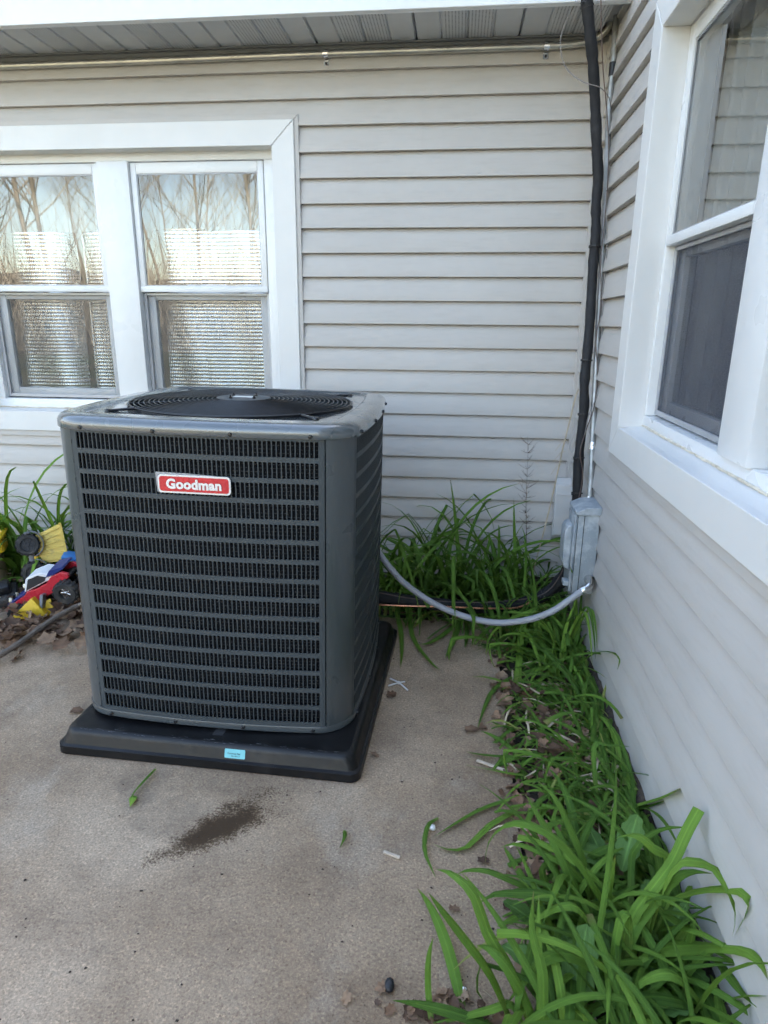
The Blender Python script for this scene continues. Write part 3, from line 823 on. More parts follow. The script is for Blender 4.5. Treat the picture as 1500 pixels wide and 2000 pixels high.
# ---- curtains and foil sheets standing behind the glass
def drape(name, mp, a0, a1, z0, z1, d, folds, amp, label, cat, mat, group=None, seed=1):
    q = random.Random(seed); n = folds * 8; mb = MB(); rows = 7; ph = [q.uniform(-.5, .5) for _ in range(folds + 2)]
    vs = []
    for j in range(rows):
        z = z0 + (z1 - z0) * j / (rows - 1)
        for i in range(n + 1):
            t = i / n; a = a0 + (a1 - a0) * t
            k = t * folds
            dd = amp * math.sin(k * 2 * math.pi + ph[int(k)] * (1 - j / rows)) * (0.6 + 0.4 * (1 - j / (rows - 1))) + 0.25 * amp * math.sin(k * 5.1 + 1)
            vs.append(mp(a, z, d + dd))
    w = n + 1
    mb.add(vs, [(j * w + i, j * w + i + 1, (j + 1) * w + i + 1, (j + 1) * w + i) for j in range(rows - 1) for i in range(n)])
    o = obj(name, mb, mat, smooth=True, fix=False); recentre(o)
    return tag(o, label, cat, group)
drape('curtain', MB_BACK, -2.93, -2.21, 0.75, 2.05, 0.30, 9, 0.022, 'pale pleated curtain behind the left pane of the foil-lined window', 'curtain', 'curtain', 'pleated window curtains', 3)
drape('curtain', MB_BACK, -2.13, -1.40, 0.75, 2.05, 0.30, 9, 0.022, 'pale pleated curtain behind the right pane of the foil-lined window', 'curtain', 'curtain', 'pleated window curtains', 4)
drape('curtain', MB_SIDE, -1.60, -0.90, 0.80, 2.20, 0.152, 8, 0.022, 'sheer white pleated curtain behind the nearer-to-corner pane of the right-hand window', 'curtain', 'curtain_white', 'pleated window curtains', 5)
drape('curtain', MB_SIDE, -2.42, -1.66, 0.80, 2.20, 0.152, 9, 0.022, 'sheer white pleated curtain behind the pane cut off by the right picture edge', 'curtain', 'curtain_white', 'pleated window curtains', 6)
def foil(a0, a1, z0, z1, d0, d1, curl_l, curl_r, label):
    mb = MB(); n = 22; rows = 10; vs = []
    for j in range(rows + 1):
        z = z0 + (z1 - z0) * j / rows
        for i in range(n + 1):
            t = i / n
            d = d0 + (d1 - d0) * t + 0.006 * math.sin(t * 9 + z * 4) + curl_l * max(0, 0.28 - t) ** 2 * (0.6 + z) * 8 + curl_r * max(0, t - 0.72) ** 2 * (0.6 + z) * 8
            vs.append((a0 + (a1 - a0) * t, d, z + 0.003 * math.sin(t * 5 + a0)))
    w = n + 1
    mb.add(vs, [(j * w + i, j * w + i + 1, (j + 1) * w + i + 1, (j + 1) * w + i) for j in range(rows) for i in range(n)])
    o = obj('foil_sheet', mb, 'foil', smooth=True, fix=False)
    me = o.data
    return tag(o, label, 'foil sheet', 'foil sheets in the window')
foil(-2.96, -2.492, 0.86, 1.676, 0.155, 0.150, 0.10, 0.05, 'silver bubble foil sheet at the far left edge of the window')
foil(-2.515, -2.20, 0.86, 1.680, 0.176, 0.166, 0.20, 0.0, 'silver bubble foil sheet beside the white centre mullion, left pane')
foil(-2.14, -1.800, 0.86, 1.684, 0.166, 0.156, 0.12, 0.0, 'silver bubble foil sheet beside the white centre mullion, right pane')
foil(-1.822, -1.42, 0.86, 1.674, 0.146, 0.150, 0.0, 0.03, 'brightest silver bubble foil sheet, nearest the siding')

# ------------------------------------------------------------------ air conditioner
UH, US, UR = 0.426, 0.0152, 0.1151
UL = UH - UR
UQ = 2 * UL + UR * math.pi / 2
def per(t, off=0.0):
    """point of the cabinet outline, t = distance from the middle of the front face; off = outward offset"""
    if abs(t) <= UL:
        x, y = t, -UH - US * (1 - (t / UL) ** 2)
        sl = 2 * US * t / UL ** 2
        n = unit(Vector((sl, -1, 0)))
    else:
        s_ = 1 if t > 0 else -1; a = (abs(t) - UL) / UR
        n = Vector((s_ * math.sin(a), -math.cos(a), 0))
        x, y = s_ * UL + UR * n.x, -UH + UR + UR * n.y
    return Vector((x, y, 0)) + n * off, n
def outline(off, n_side=22, n_cor=12):
    ts = [-UL + 2 * UL * i / n_side for i in range(n_side + 1)] + [UL + UR * math.pi / 2 * (i + 1) / n_cor for i in range(n_cor - 1)]
    out = []
    for k in range(4):
        rot = Matrix.Rotation(k * math.pi / 2, 4, 'Z')
        for t in ts: out.append(rot @ per(t, off)[0])
    return out
def sweep(mb, sections, n_side=22, n_cor=12):
    rings = [[Vector((p.x, p.y, z)) for p in outline(off, n_side, n_cor)] for off, z in sections]
    n = len(rings[0]); vs = [p for r_ in rings for p in r_]
    mb.add(vs, [(i * n + k, i * n + (k + 1) % n, (i + 1) * n + (k + 1) % n, (i + 1) * n + k) for i in range(len(rings) - 1) for k in range(n)])
    return rings

ac = thing('air_conditioner', 'dark grey louvred outdoor air conditioner unit on a black pad', 'air conditioner', (-1.273, -1.0165, 0.0841), local=True, rot=(0.0019, 0.0158, 0.0034))
def louver_mesh():
    mb = MB(); n = 54; T = 0.336; zt, pitch, hgt = 0.8831, 0.05742, 0.0449
    dt = 2 * T / n
    def sheet(t0, t1, z0, z1, seg):
        vs = []
        for i in range(seg + 1):
            p, nn = per(t0 + (t1 - t0) * i / seg)
            vs += [(p.x, p.y, z0), (p.x, p.y, z1)]
        mb.add(vs, [(2 * i, 2 * i + 2, 2 * i + 3, 2 * i + 1) for i in range(seg)])
    rows = [(zt - r_ * pitch - hgt, zt - r_ * pitch) for r_ in range(15)]
    sheet(-0.352, -T, 0.020, 0.8885, 2); sheet(T, 0.3512, 0.020, 0.8885, 2)
    edges = [0.8885] + [z for r_ in rows for z in (r_[1], r_[0])] + [0.020]
    for i in range(0, len(edges), 2): sheet(-T, T, edges[i + 1], edges[i], n)
    w = 0.0014; ct, cb = 0.0042, 0.0022
    for (z0, z1) in rows:
        for i in range(n):
            t0, t1 = -T + dt * i, -T + dt * (i + 1)
            a, b = t0 + w, t1 - w
            hole = [(a + cb * .5, z0), (b - cb * .5, z0), (b, z0 + cb), (b, z1 - ct), (b - ct * .32, z1 - ct * .25), (b - ct, z1), (a + ct * .3, z1), (a, z1 - ct * .3), (a, z0 + cb)]
            hole = [(x, min(max(z, z0 + 0.0004), z1 - 0.0004)) for x, z in hole]
            m = len(hole); vs = []
            for (x, z) in [(t0, z0), (t1, z0), (t1, z1), (t0, z1)]:
                p, nn = per(x); vs.append((p.x, p.y, z))
            for (x, z) in hole:
                p, nn = per(x); vs.append((p.x, p.y, z))
            for (x, z) in hole:
                p, nn = per(x, -0.0048); vs.append((p.x, p.y, z))
            o_ = 4; q = 4 + m
            fs = [(0, 1, o_ + 1, o_), (1, o_ + 2, o_ + 1), (1, 2, o_ + 3, o_ + 2), (2, o_ + 4, o_ + 3), (2, o_ + 5, o_ + 4), (2, 3, o_ + 6, o_ + 5), (3, o_ + 7, o_ + 6), (3, 0, o_ + 8, o_ + 7), (0, o_, o_ + 8)]
            fs += [(o_ + k, o_ + (k + 1) % m, q + (k + 1) % m, q + k) for k in range(m)]
            mb.add(vs, fs)
    return mesh_from(mb, 'louver_panel', [MAT['unit_louver']], fix=False)
lm = louver_mesh()
def corner_mesh():
    mb = MB(); vs = []; n = 14; t0, t1 = 0.3545, UQ - 0.3525
    for i in range(n + 1):
        t = t0 + (t1 - t0) * i / n
        if t > UL + UR * math.pi / 2:      # past the corner: continue on the next face
            p, nn = per(t - UQ, 0.0012); p = Matrix.Rotation(math.pi / 2, 4, 'Z') @ p
        else: p, nn = per(t, 0.0012)
        vs += [(p.x, p.y, 0.020), (p.x, p.y, 0.8885)]
    mb.add(vs, [(2 * i, 2 * i + 2, 2 * i + 3, 2 * i + 1) for i in range(n)])
    p, nn = per(t0, 0.0012); p2, _ = per(t0, -0.012)
    mb.add([(p.x, p.y, .02), (p2.x, p2.y, .02), (p2.x, p2.y, .8885), (p.x, p.y, .8885)], [(0, 1, 2, 3)])
    return mesh_from(mb, 'corner_panel', [MAT['unit']], smooth=True, fix=False)
cm = corner_mesh()
cm.polygons[-1].use_smooth = False
for k in range(4):
    link('louver_panel', lm, ac, rot=(0, 0, k * math.pi / 2))
    link('corner_panel', cm, ac, rot=(0, 0, k * math.pi / 2))
b_ = MB(); rings = sweep(b_, [(-0.02, 0.0), (0.000, 0.0), (0.0032, 0.0015), (0.0038, 0.018), (0.0025, 0.0205), (-0.003, 0.0215)])
n_ = len(rings[0]); b_.add([tuple(p) for p in rings[0]], [tuple(range(n_))])
obj('base_pan', b_, 'unit', ac, smooth=40, fix=False)
c_ = MB()
sweep(c_, [(-0.024, 0.02), (-0.024, 0.89)])
obj('coil', c_, 'coil', ac, smooth=True, fix=False)
# top cap: rolled rim, flat shoulder, shallow well, round fan opening
t_ = MB()
rings = sweep(t_, [(0.0005, 0.8885), (0.0062, 0.8890), (0.0074, 0.8910), (0.0074, 0.9030), (0.0062, 0.9105), (0.0025, 0.9170), (-0.0030, 0.9220), (-0.0105, 0.9260), (-0.0200, 0.9280), (-0.0560, 0.9290), (-0.0600, 0.9283), (-0.0640, 0.9235), (-0.0690, 0.9222)])
top = rings[-1]; n_ = len(top)
FR = 0.352
def circ(r_, z): return [Vector((r_ * math.cos(math.atan2(p.y, p.x)), r_ * math.sin(math.atan2(p.y, p.x)), z)) for p in top]
lv = [top, [Vector((p.x * .6 + q.x * .4, p.y * .6 + q.y * .4, 0.9215)) for p, q in zip(top, circ(FR + .004, 0.921))], circ(FR + 0.004, 0.921), circ(FR, 0.918), circ(FR - 0.002, 0.86)]
vs = [p for l_ in lv for p in l_]
t_.add(vs, [(i * n_ + k, i * n_ + (k + 1) % n_, (i + 1) * n_ + (k + 1) % n_, (i + 1) * n_ + k) for i in range(len(lv) - 1) for k in range(n_)])
capm = simple('grey_green_enamel_cap', (0.075, 0.088, 0.094), 0.26, var=0.04, vscale=3, bump=0.04, bscale=9, bdist=0.003, coat=1.0, spec=0.9)
capm.node_tree.nodes['Principled BSDF'].inputs['Coat IOR'].default_value = 1.5
obj('top_cap', t_, capm, ac, smooth=50, fix=False)
# wire fan guard
gd = MB()
def gz(r_): return 0.927 + 0.011 * (1 - (r_ / 0.352) ** 2)
nr = 19
for i in range(nr):
    r_ = 0.086 + (0.352 - 0.086) * i / (nr - 1)
    gd.tube([(r_ * math.cos(2 * math.pi * k / 72), r_ * math.sin(2 * math.pi * k / 72), gz(r_)) for k in range(72)], 0.0021 if i < nr - 1 else 0.0034, 5, closed=True)
for k in range(8):
    a = 2 * math.pi * (k + .5) / 8
    gd.tube([(r_ * math.cos(a), r_ * math.sin(a), gz(r_) - 0.0046) for r_ in (0.06, 0.16, 0.26, 0.350)], 0.0028, 6)
gd.tube([(0.350 * math.cos(2 * math.pi * k / 72), 0.350 * math.sin(2 * math.pi * k / 72), 0.9215) for k in range(72)], 0.0030, 5, closed=True)
obj('fan_guard', gd, 'black_wire', ac, smooth=True)
for k in range(4):
    a = math.pi / 4 + k * math.pi / 2
    ca, sa = math.cos(a), math.sin(a)
    ft = MB(); ft.tube([(0.330 * ca, 0.330 * sa, 0.9250), (0.372 * ca, 0.372 * sa, 0.9262), (0.425 * ca, 0.425 * sa, 0.9248)], [0.0036, 0.0042, 0.0040], 7)
    ft.lathe([(0.0095, 0.9222), (0.0095, 0.9262), (0.0062, 0.9300), (0.0, 0.9305)], 10, Matrix.Translation((0.428 * ca, 0.428 * sa, 0)))
    obj('guard_foot', ft, 'black_wire', ac, smooth=40)
hb = MB(); hb.lathe([(0.0, 0.9375), (0.0865, 0.9372), (0.0865, 0.9400), (0.0800, 0.9408), (0.050, 0.9402), (0.046, 0.9412), (0.0, 0.9412)], 40)
hub = obj('hub_plate', hb, simple('dull_hub_plate', (0.07, 0.075, 0.08), 0.5, metal=0.1, var=0.1), ac, smooth=40)
for k in range(4):
    a = math.pi / 4 + 0.2 + k * math.pi / 2
    nb = MB(); nb.lathe([(0.0055, 0.9405), (0.0055, 0.9450), (0.0026, 0.9452), (0.0026, 0.9505), (0.0, 0.9506)], 8, Matrix.Translation((0.052 * math.cos(a), 0.052 * math.sin(a), 0)))
    obj('hub_nut', nb, 'black_screw', hub)
sk = MB(); sk.box(-0.032, 0.030, -0.012, 0.014, 0.9416, 0.9422); obj('hub_sticker', sk, 'white_bit', hub)
mo = MB(); mo.lathe([(0.0, 0.80), (0.07, 0.80), (0.072, 0.93), (0.0, 0.93)], 24); obj('fan_motor', mo, 'black', ac, smooth=40)
for k in range(3):
    bl = MB(); vs = []
    for i in range(7):
        r_ = 0.06 + 0.27 * i / 6
        for j in range(5):
            a = k * 2 * math.pi / 3 + (j / 4 - .5) * (1.25 - 0.35 * i / 6)
            vs.append((r_ * math.cos(a), r_ * math.sin(a), 0.815 + 0.05 * (j / 4)))
    bl.add(vs, [(i * 5 + j, i * 5 + j + 1, (i + 1) * 5 + j + 1, (i + 1) * 5 + j) for i in range(6) for j in range(4)])
    obj('fan_blade', bl, 'galv', ac, smooth=True, fix=False)
fl = MB(); fl.lathe([(0.0, 0.02), (0.38, 0.02)], 32, caps=False); obj('inner_floor', fl, 'black', ac, fix=False)
# screws on rim and base
sm = MB(); sm.lathe([(0.0062, 0.0), (0.0062, 0.0022), (0.0045, 0.0030), (0.0045, 0.0058), (0.0, 0.0062)], 6); smesh = mesh_from(sm, 'screw', [MAT['black_screw']])
for k in range(4):
    rot = Matrix.Rotation(k * math.pi / 2, 4, 'Z')
    for t in (-0.315, -0.105, 0.105, 0.315):
        for z, off in ((0.897, 0.0074), (0.011, 0.0036)):
            p, nn = per(t, off); p = rot @ p; nn = rot @ nn
            o = link('screw', smesh, ac, (p.x, p.y, z))
            o.rotation_euler = nn.to_track_quat('Z', 'Y').to_euler()
# badge
def badge_map(x, y, d):
    p, nn = per(x, 0.004 + d); return (p.x, p.y, y)
def rrect(cx, cy, w, h, r_, n=6, seg=8):
    pts = []
    cs = [(cx + w / 2 - r_, cy - h / 2 + r_, -90), (cx + w / 2 - r_, cy + h / 2 - r_, 0), (cx - w / 2 + r_, cy + h / 2 - r_, 90), (cx - w / 2 + r_, cy - h / 2 + r_, 180)]
    for x, y, a0 in cs:
        for i in range(n + 1):
            a = R(a0 + 90 * i / n); pts.append((x + r_ * math.cos(a), y + r_ * math.sin(a)))
    return pts
bt = R(0.35)
bd = MB(); bd.prism(rrect(0, 0.7565, 0.202, 0.0505, 0.011), 0.0, 0.0035, badge_map)
badge = obj('badge', bd, 'badge_white', ac, smooth=40); badge['label'] = 'red badge with white lettering'
bd = MB(); bd.prism(rrect(0, 0.7565, 0.1925, 0.0410, 0.008), 0.0036, 0.0042, badge_map); obj('badge_face', bd, 'badge_red', badge, smooth=40)
obj('badge_lettering', text_mb('Goodman', 0.0365, lambda x, y, z: badge_map(x * 1.0, 0.7560 + y, 0.0050 + z), 0.0010, 0.0016, 1.05), 'badge_white', badge)
bd = MB(); bd.prism([(-0.1065, 0.732), (-0.094, 0.728), (-0.096, 0.786), (-0.1085, 0.7865)], -0.002, -0.0012, badge_map); bd.prism([(-0.10, 0.7800), (0.02, 0.7800), (0.06, 0.7826), (-0.02, 0.7862), (-0.10, 0.7868)], -0.0019, -0.0011, badge_map)
obj('film_edge', bd, 'film', badge)

# ------------------------------------------------------------------ plastic pad
pad = thing('equipment_pad', 'black plastic equipment pad lying flat under the grey unit', 'equipment pad', (-1.2525, -1.077, 0.0), local=True, rot=(0, 0, R(-1.65)))
def sq_ring(h, r_, z, n=7):
    return [Vector((x, y, z)) for x, y in rrect(0, 0, 2 * h, 2 * h, r_, n)]
pb = MB(); prs = [sq_ring(0.458, 0.026, 0.001), sq_ring(0.4655, 0.030, 0.004), sq_ring(0.4650, 0.030, 0.030), sq_ring(0.4560, 0.030, 0.0335), sq_ring(0.4470, 0.034, 0.060), sq_ring(0.4440, 0.034, 0.0690), sq_ring(0.4370, 0.030, 0.0748), sq_ring(0.4280, 0.028, 0.0760)]
n_ = len(prs[0]); pb.add([p for r_ in prs for p in r_], [(i * n_ + k, i * n_ + (k + 1) % n_, (i + 1) * n_ + (k + 1) % n_, (i + 1) * n_ + k) for i in range(len(prs) - 1) for k in range(n_)])
hole = [Vector(q) for q in ((0.010, -0.408, 0.076), (0.042, -0.408, 0.076), (0.042, -0.330, 0.076), (0.010, -0.330, 0.076))]
pb.add([tuple(p) for p in prs[-1]], [tuple(range(n_))])
obj('slab', pb, 'pad', pad, smooth=35)
ph = MB(); ph.add([(q.x, q.y, 0.0766) for q in hole], [(0, 1, 2, 3)]); obj('slot', ph, 'dark_gap', pad)
st = MB(); st.prism(rrect(0.095, 0.0515, 0.062, 0.0250, 0.0025, 3), 0, 1, lambda a, b, d: (a, -0.4502 - (0.0006 if d else 0.0) + (b - 0.0515) * 0.34 - 0.0004, b))
stick = obj('sticker', st, 'cyan', pad); stick['label'] = 'cyan sticker on the front edge'
def stm(x, y, z): return (0.095 + x, -0.4516 + (y) * 0.34 - z, 0.0515 + y)
obj('sticker_text', text_mb('Condenser Pad', 0.0062, lambda x, y, z: stm(x - 0.003, y + 0.0005, z), 0.0004), 'ink', stick)
obj('sticker_text', text_mb('36 x 36 x 3', 0.0056, lambda x, y, z: stm(x + 0.002, y - 0.0065, z), 0.0004), 'ink', stick)
lr = MB(); lr.box(-0.45, -0.075, -0.4665, -0.4650, 0.0275, 0.0305, 0.0005); lr.box(0.055, 0.44, -0.4665, -0.4650, 0.0275, 0.0305, 0.0005); obj('lower_rib', lr, 'pad', pad)
q = random.Random(21); sf = MB()
for i in range(46):
    x = q.uniform(-0.40, 0.42); l_ = q.uniform(0.003, 0.016); y = -0.437 + q.uniform(-0.006, 0.010); a = q.uniform(-0.5, 0.5)
    if i < 2: l_ = 0.035; a = 0.9 if i else 0.1; x = -0.29; y = -0.428
    dx, dy = l_ * math.cos(a), l_ * math.sin(a) * .6; w = q.uniform(0.0004, 0.0010)
    z = 0.0768 if y > -0.432 else 0.0760
    sf.add([(x, y - w, z), (x + dx, y + dy - w * .4, z), (x + dx, y + dy + w * .4, z), (x, y + w, z)], [(0, 1, 2, 3)])
obj('scuff_marks', sf, 'scuff', pad)

# ------------------------------------------------------------------ conduits, lines and boxes in the corner
def pipe_thing(name, pts, rad, mat, label, cat, n=10, segs=40, group=None, wob=0.0, seed=1):
    q = random.Random(seed)
    c = crom(pts, segs)
    rr = [(rad(p) if callable(rad) else rad) * (1 + q.uniform(-wob, wob)) for p in c]
    mb = MB(); mb.tube(c, rr, n)
    o = obj(name, mb, mat, smooth=40); tag(o, label, cat, group); return o, c
hp, _ = pipe_thing('metal_conduit', [(-6.4, -0.033, 2.322), (-2.6, -0.033, 2.3205), (-1.2, -0.033, 2.325), (-0.40, -0.033, 2.325), (-0.17, -0.034, 2.327), (-0.085, -0.045, 2.338), (-0.035, -0.06, 2.375), (-0.03, -0.07, 2.45)], 0.0135, 'galv_bright', 'galvanised conduit running level under the eave along the back wall', 'conduit', 12, 60)
for x in (-3.2, -1.160, -0.264):
    s_ = MB()
    arc = [(x, -0.034 - 0.0155 * math.sin(a), 2.3245 - 0.0155 * math.cos(a)) for a in [math.pi * i / 8 for i in range(9)]]
    vs = []
    for p in arc: vs += [(p[0] - .010, p[1], p[2]), (p[0] + .010, p[1], p[2])]
    s_.add(vs, [(2 * i, 2 * i + 1, 2 * i + 3, 2 * i + 2) for i in range(8)])
    s_.box(x - .010, x + .010, -0.0215, -0.0195, 2.284, 2.3095, 0.0005)
    st = obj('strap', s_, 'chrome', hp, fix=False)
    sc = MB(); sc.lathe([(0.0048, 0), (0.0048, 0.003), (0.0, 0.0035)], 8, Matrix.Translation((x, -0.0216, 2.294)) @ Matrix.Rotation(R(90), 4, 'X')); obj('strap_screw', sc, 'dark_gap', st)
vc, vpts = pipe_thing('metal_conduit', [(-0.022, -0.085, 2.56), (-0.022, -0.115, 2.43), (-0.022, -0.150, 2.25), (-0.024, -0.168, 2.075), (-0.022, -0.230, 1.805), (-0.022, -0.293, 1.519), (-0.022, -0.355, 1.229), (-0.022, -0.425, 0.935), (-0.024, -0.50, 0.70), (-0.028, -0.535, 0.60), (-0.028, -0.54, 0.56)], 0.0112, 'galv', 'weathered steel conduit dropping down the corner into the grey disconnect box', 'conduit', 12, 70)
def collar(i0, i1, rad, mat, name, parent):
    mb = MB(); mb.tube(vpts[i0:i1], rad, 12); o = obj(name, mb, mat, parent, smooth=40); return o
collar(15, 18, 0.0135, 'black', 'tape_wrap', vc)
collar(34, 36, 0.0145, 'galv', 'coupling', vc)
for i in (52, 62):
    mb = MB(); p = vpts[i]; mb.box(p.x - .004, 0.0, p.y - .012, p.y + .012, p.z - .008, p.z + .008, 0.001); mb.tube([vpts[i - 1].lerp(p, .6), p, vpts[i + 1].lerp(p, .6)], 0.0128, 10); obj('strap', mb, 'chrome', vc)

# black insulated line set
lpts = [(-0.190, -0.41, 2.75), (-0.186, -0.405, 2.55), (-0.183, -0.40, 2.389), (-0.175, -0.39, 2.333), (-0.153, -0.37, 2.25), (-0.129, -0.34, 2.169), (-0.102, -0.305, 2.047), (-0.080, -0.285, 1.917), (-0.062, -0.280, 1.80), (-0.061, -0.285, 1.705), (-0.055, -0.300, 1.60), (-0.057, -0.318, 1.480), (-0.058, -0.370, 1.229), (-0.064, -0.400, 1.04), (-0.058, -0.412, 0.934), (-0.064, -0.430, 0.76), (-0.060, -0.44, 0.623), (-0.062, -0.462, 0.40), (-0.068, -0.462, 0.285), (-0.115, -0.455, 0.185), (-0.206, -0.455, 0.116), (-0.337, -0.475, 0.086), (-0.514, -0.505, 0.092), (-0.734, -0.525, 0.112), (-0.870, -0.53, 0.124)]
ls_o, lc = pipe_thing('refrigerant_line', lpts, lambda p: 0.0195 if p.z > 0.4 else 0.0208 + 0.0075 * min(1, (0.4 - p.z) / 0.2), 'foam', 'black foam-wrapped refrigerant line bending from the corner to the unit', 'pipe', 12, 120, wob=0.10, seed=4)
for i in (16, 52, 62, 70, 75, 80, 97):
    mb = MB(); p = lc[i]; t = unit(lc[i + 1] - lc[i - 1]); mb.tube([p - t * .0025, p + t * .0025], 0.0236 if p.z > .4 else 0.0310, 12); mb.box(p.x - .028, p.x - .014, p.y - .036, p.y - .024, p.z - .002, p.z + .003, .0006)
    obj('cable_tie', mb, 'black', ls_o)
cpp = crom([(-0.19, -0.485, 0.145), (-0.27, -0.516, 0.106), (-0.40, -0.532, 0.1005), (-0.58, -0.549, 0.105), (-0.75, -0.561, 0.105), (-0.88, -0.564, 0.105)], 24)
mb = MB(); mb.tube(cpp, 0.0042, 8); obj('copper_pipe', mb, 'copper', ls_o, smooth=True)
# low-voltage wires
w1, _ = pipe_thing('thermostat_wire', [(-0.175, -0.41, 2.60), (-0.180, -0.36, 2.44), (-0.194, -0.31, 2.378), (-0.218, -0.30, 2.325), (-0.238, -0.30, 2.278), (-0.243, -0.30, 2.239), (-0.228, -0.30, 2.182), (-0.197, -0.305, 2.140), (-0.150, -0.325, 2.105), (-0.095, -0.335, 2.085), (-0.050, -0.28, 2.068), (-0.022, -0.19, 2.062)], 0.0019, 'wire_grey', 'thin grey wire looping out under the eave to the taped conduit joint', 'wire', 6, 60)
wpts = [(-0.150, -0.43, 2.62), (-0.140, -0.425, 2.40), (-0.122, -0.40, 2.27), (-0.092, -0.355, 2.13), (-0.055, -0.325, 1.98), (-0.032, -0.315, 1.80), (-0.030, -0.320, 1.62), (-0.034, -0.345, 1.48), (-0.022, -0.365, 1.33), (-0.035, -0.398, 1.20), (-0.020, -0.415, 1.08), (-0.026, -0.440, 0.95), (-0.050, -0.456, 0.86), (-0.068, -0.465, 0.77), (-0.050, -0.470, 0.68), (-0.062, -0.482, 0.56), (-0.085, -0.486, 0.46), (-0.082, -0.500, 0.36), (-0.110, -0.500, 0.25), (-0.170, -0.498, 0.165), (-0.30, -0.515, 0.135), (-0.50, -0.545, 0.128), (-0.72, -0.560, 0.140), (-0.865, -0.56, 0.160)]
w2, _ = pipe_thing('thermostat_wire', wpts, 0.0023, 'wire_brown', 'thin brown wire strapped along the black foam-wrapped line', 'wire', 6, 110)
w3, _ = pipe_thing('thermostat_wire', [(-0.028, -0.335, 1.66), (-0.014, -0.35, 1.50), (-0.020, -0.37, 1.36), (-0.010, -0.39, 1.22), (-0.024, -0.405, 1.12), (-0.010, -0.43, 1.02), (-0.045, -0.452, 0.92), (-0.055, -0.46, 0.84)], 0.0017, 'wire_grey', 'short loose grey wire end hanging between conduit and black line', 'wire', 6, 50)

# pale utility box on the back wall
ub = thing('utility_box', 'small pale plastic utility box low in the corner behind the black line', 'utility box', (-0.04, -0.045, 0.27))
mb = MB(); mb.box(-0.085, -0.020, -0.062, -0.021, 0.268, 0.560, 0.010); obj('body', mb, 'box_pale', ub, smooth=35)
mb = MB(); mb.prism([(-0.058, 0.262), (-0.098, 0.300), (-0.104, 0.40), (-0.101, 0.50), (-0.094, 0.545), (-0.058, 0.572)], -0.090, -0.012, lambda a, b, d: (d, a, b)); o = obj('cover', mb, 'box_pale', ub, smooth=30)
bv = o.modifiers.new('bevel', 'BEVEL'); bv.width = 0.005; bv.segments = 2
mb = MB(); mb.box(-0.088, -0.014, -0.1055, -0.094, 0.496, 0.4995, 0.0008); obj('cover_seam', mb, 'box_pale', ub)
mb = MB(); mb.tube([(-0.022, -0.094, 0.345), (-0.022, -0.112, 0.340), (-0.022, -0.113, 0.326)], 0.006, 8); obj('latch', mb, 'chrome', ub)

# grey disconnect box on the side wall
db = thing('disconnect_box', 'weathered blue-grey metal disconnect box on the side wall above the plants', 'electrical box', (-0.05, -0.62, 0.255))
mb = MB(); mb.box(-0.098, -0.016, -0.700, -0.560, 0.258, 0.585, 0.004); obj('body', mb, 'box_grey', db, smooth=35)
mb = MB(); mb.prism([(-0.106, 0.576), (-0.106, 0.588), (-0.070, 0.606), (-0.014, 0.610), (-0.014, 0.576)], -0.708, -0.552, lambda a, b, d: (a, d, b)); o = obj('hood', mb, 'box_grey', db, smooth=30)
bv = o.modifiers.new('bevel', 'BEVEL'); bv.width = 0.003; bv.segments = 2
mb = MB(); mb.box(-0.107, -0.0985, -0.692, -0.566, 0.262, 0.574, 0.003); cov = obj('cover', mb, 'box_grey', db, smooth=35)
mb = MB(); mb.prism([(0.345, -0.1072), (0.352, -0.126), (0.380, -0.136), (0.500, -0.136), (0.522, -0.128), (0.530, -0.1072)], -0.672, -0.585, lambda a, b, d: (b, d, a)); o = obj('pull_handle', mb, 'box_grey', cov, smooth=30)
bv = o.modifiers.new('bevel', 'BEVEL'); bv.width = 0.006; bv.segments = 3
mb = MB(); mb.box(-0.128, -0.1075, -0.690, -0.650, 0.285, 0.305, 0.002); obj('hasp', mb, 'box_grey', cov)
mb = MB(); mb.box(-0.0745, -0.0720, -0.7012, -0.7002, 0.262, 0.574); mb.box(-0.0975, -0.0960, -0.7012, -0.7002, 0.262, 0.574); obj('body_seam', mb, 'dark_gap', db)
mb = MB(); mb.tube(crom([(-0.036, -0.7005, 0.322), (-0.036, -0.730, 0.322), (-0.041, -0.748, 0.316), (-0.056, -0.757, 0.304), (-0.070, -0.758, 0.297)], 14), [0.019, 0.019, 0.0155, 0.0145, 0.0145, 0.0145, 0.0145, 0.0145, 0.0145, 0.0145, 0.0165, 0.0165, 0.0165, 0.0165], 14); obj('elbow_fitting', mb, 'chrome', db, smooth=50)

wh, _ = pipe_thing('flexible_conduit', [(-0.895, -0.60, 0.43), (-0.868, -0.612, 0.385), (-0.846, -0.62, 0.345), (-0.771, -0.63, 0.257), (-0.696, -0.64, 0.202), (-0.621, -0.66, 0.165), (-0.537, -0.68, 0.139), (-0.455, -0.70, 0.126), (-0.375, -0.72, 0.127), (-0.299, -0.74, 0.146), (-0.234, -0.76, 0.175), (-0.171, -0.77, 0.213), (-0.118, -0.768, 0.257), (-0.066, -0.757, 0.299)], 0.0125, 'whip', 'grey flexible conduit sagging from the unit to the disconnect box', 'conduit', 12, 70)

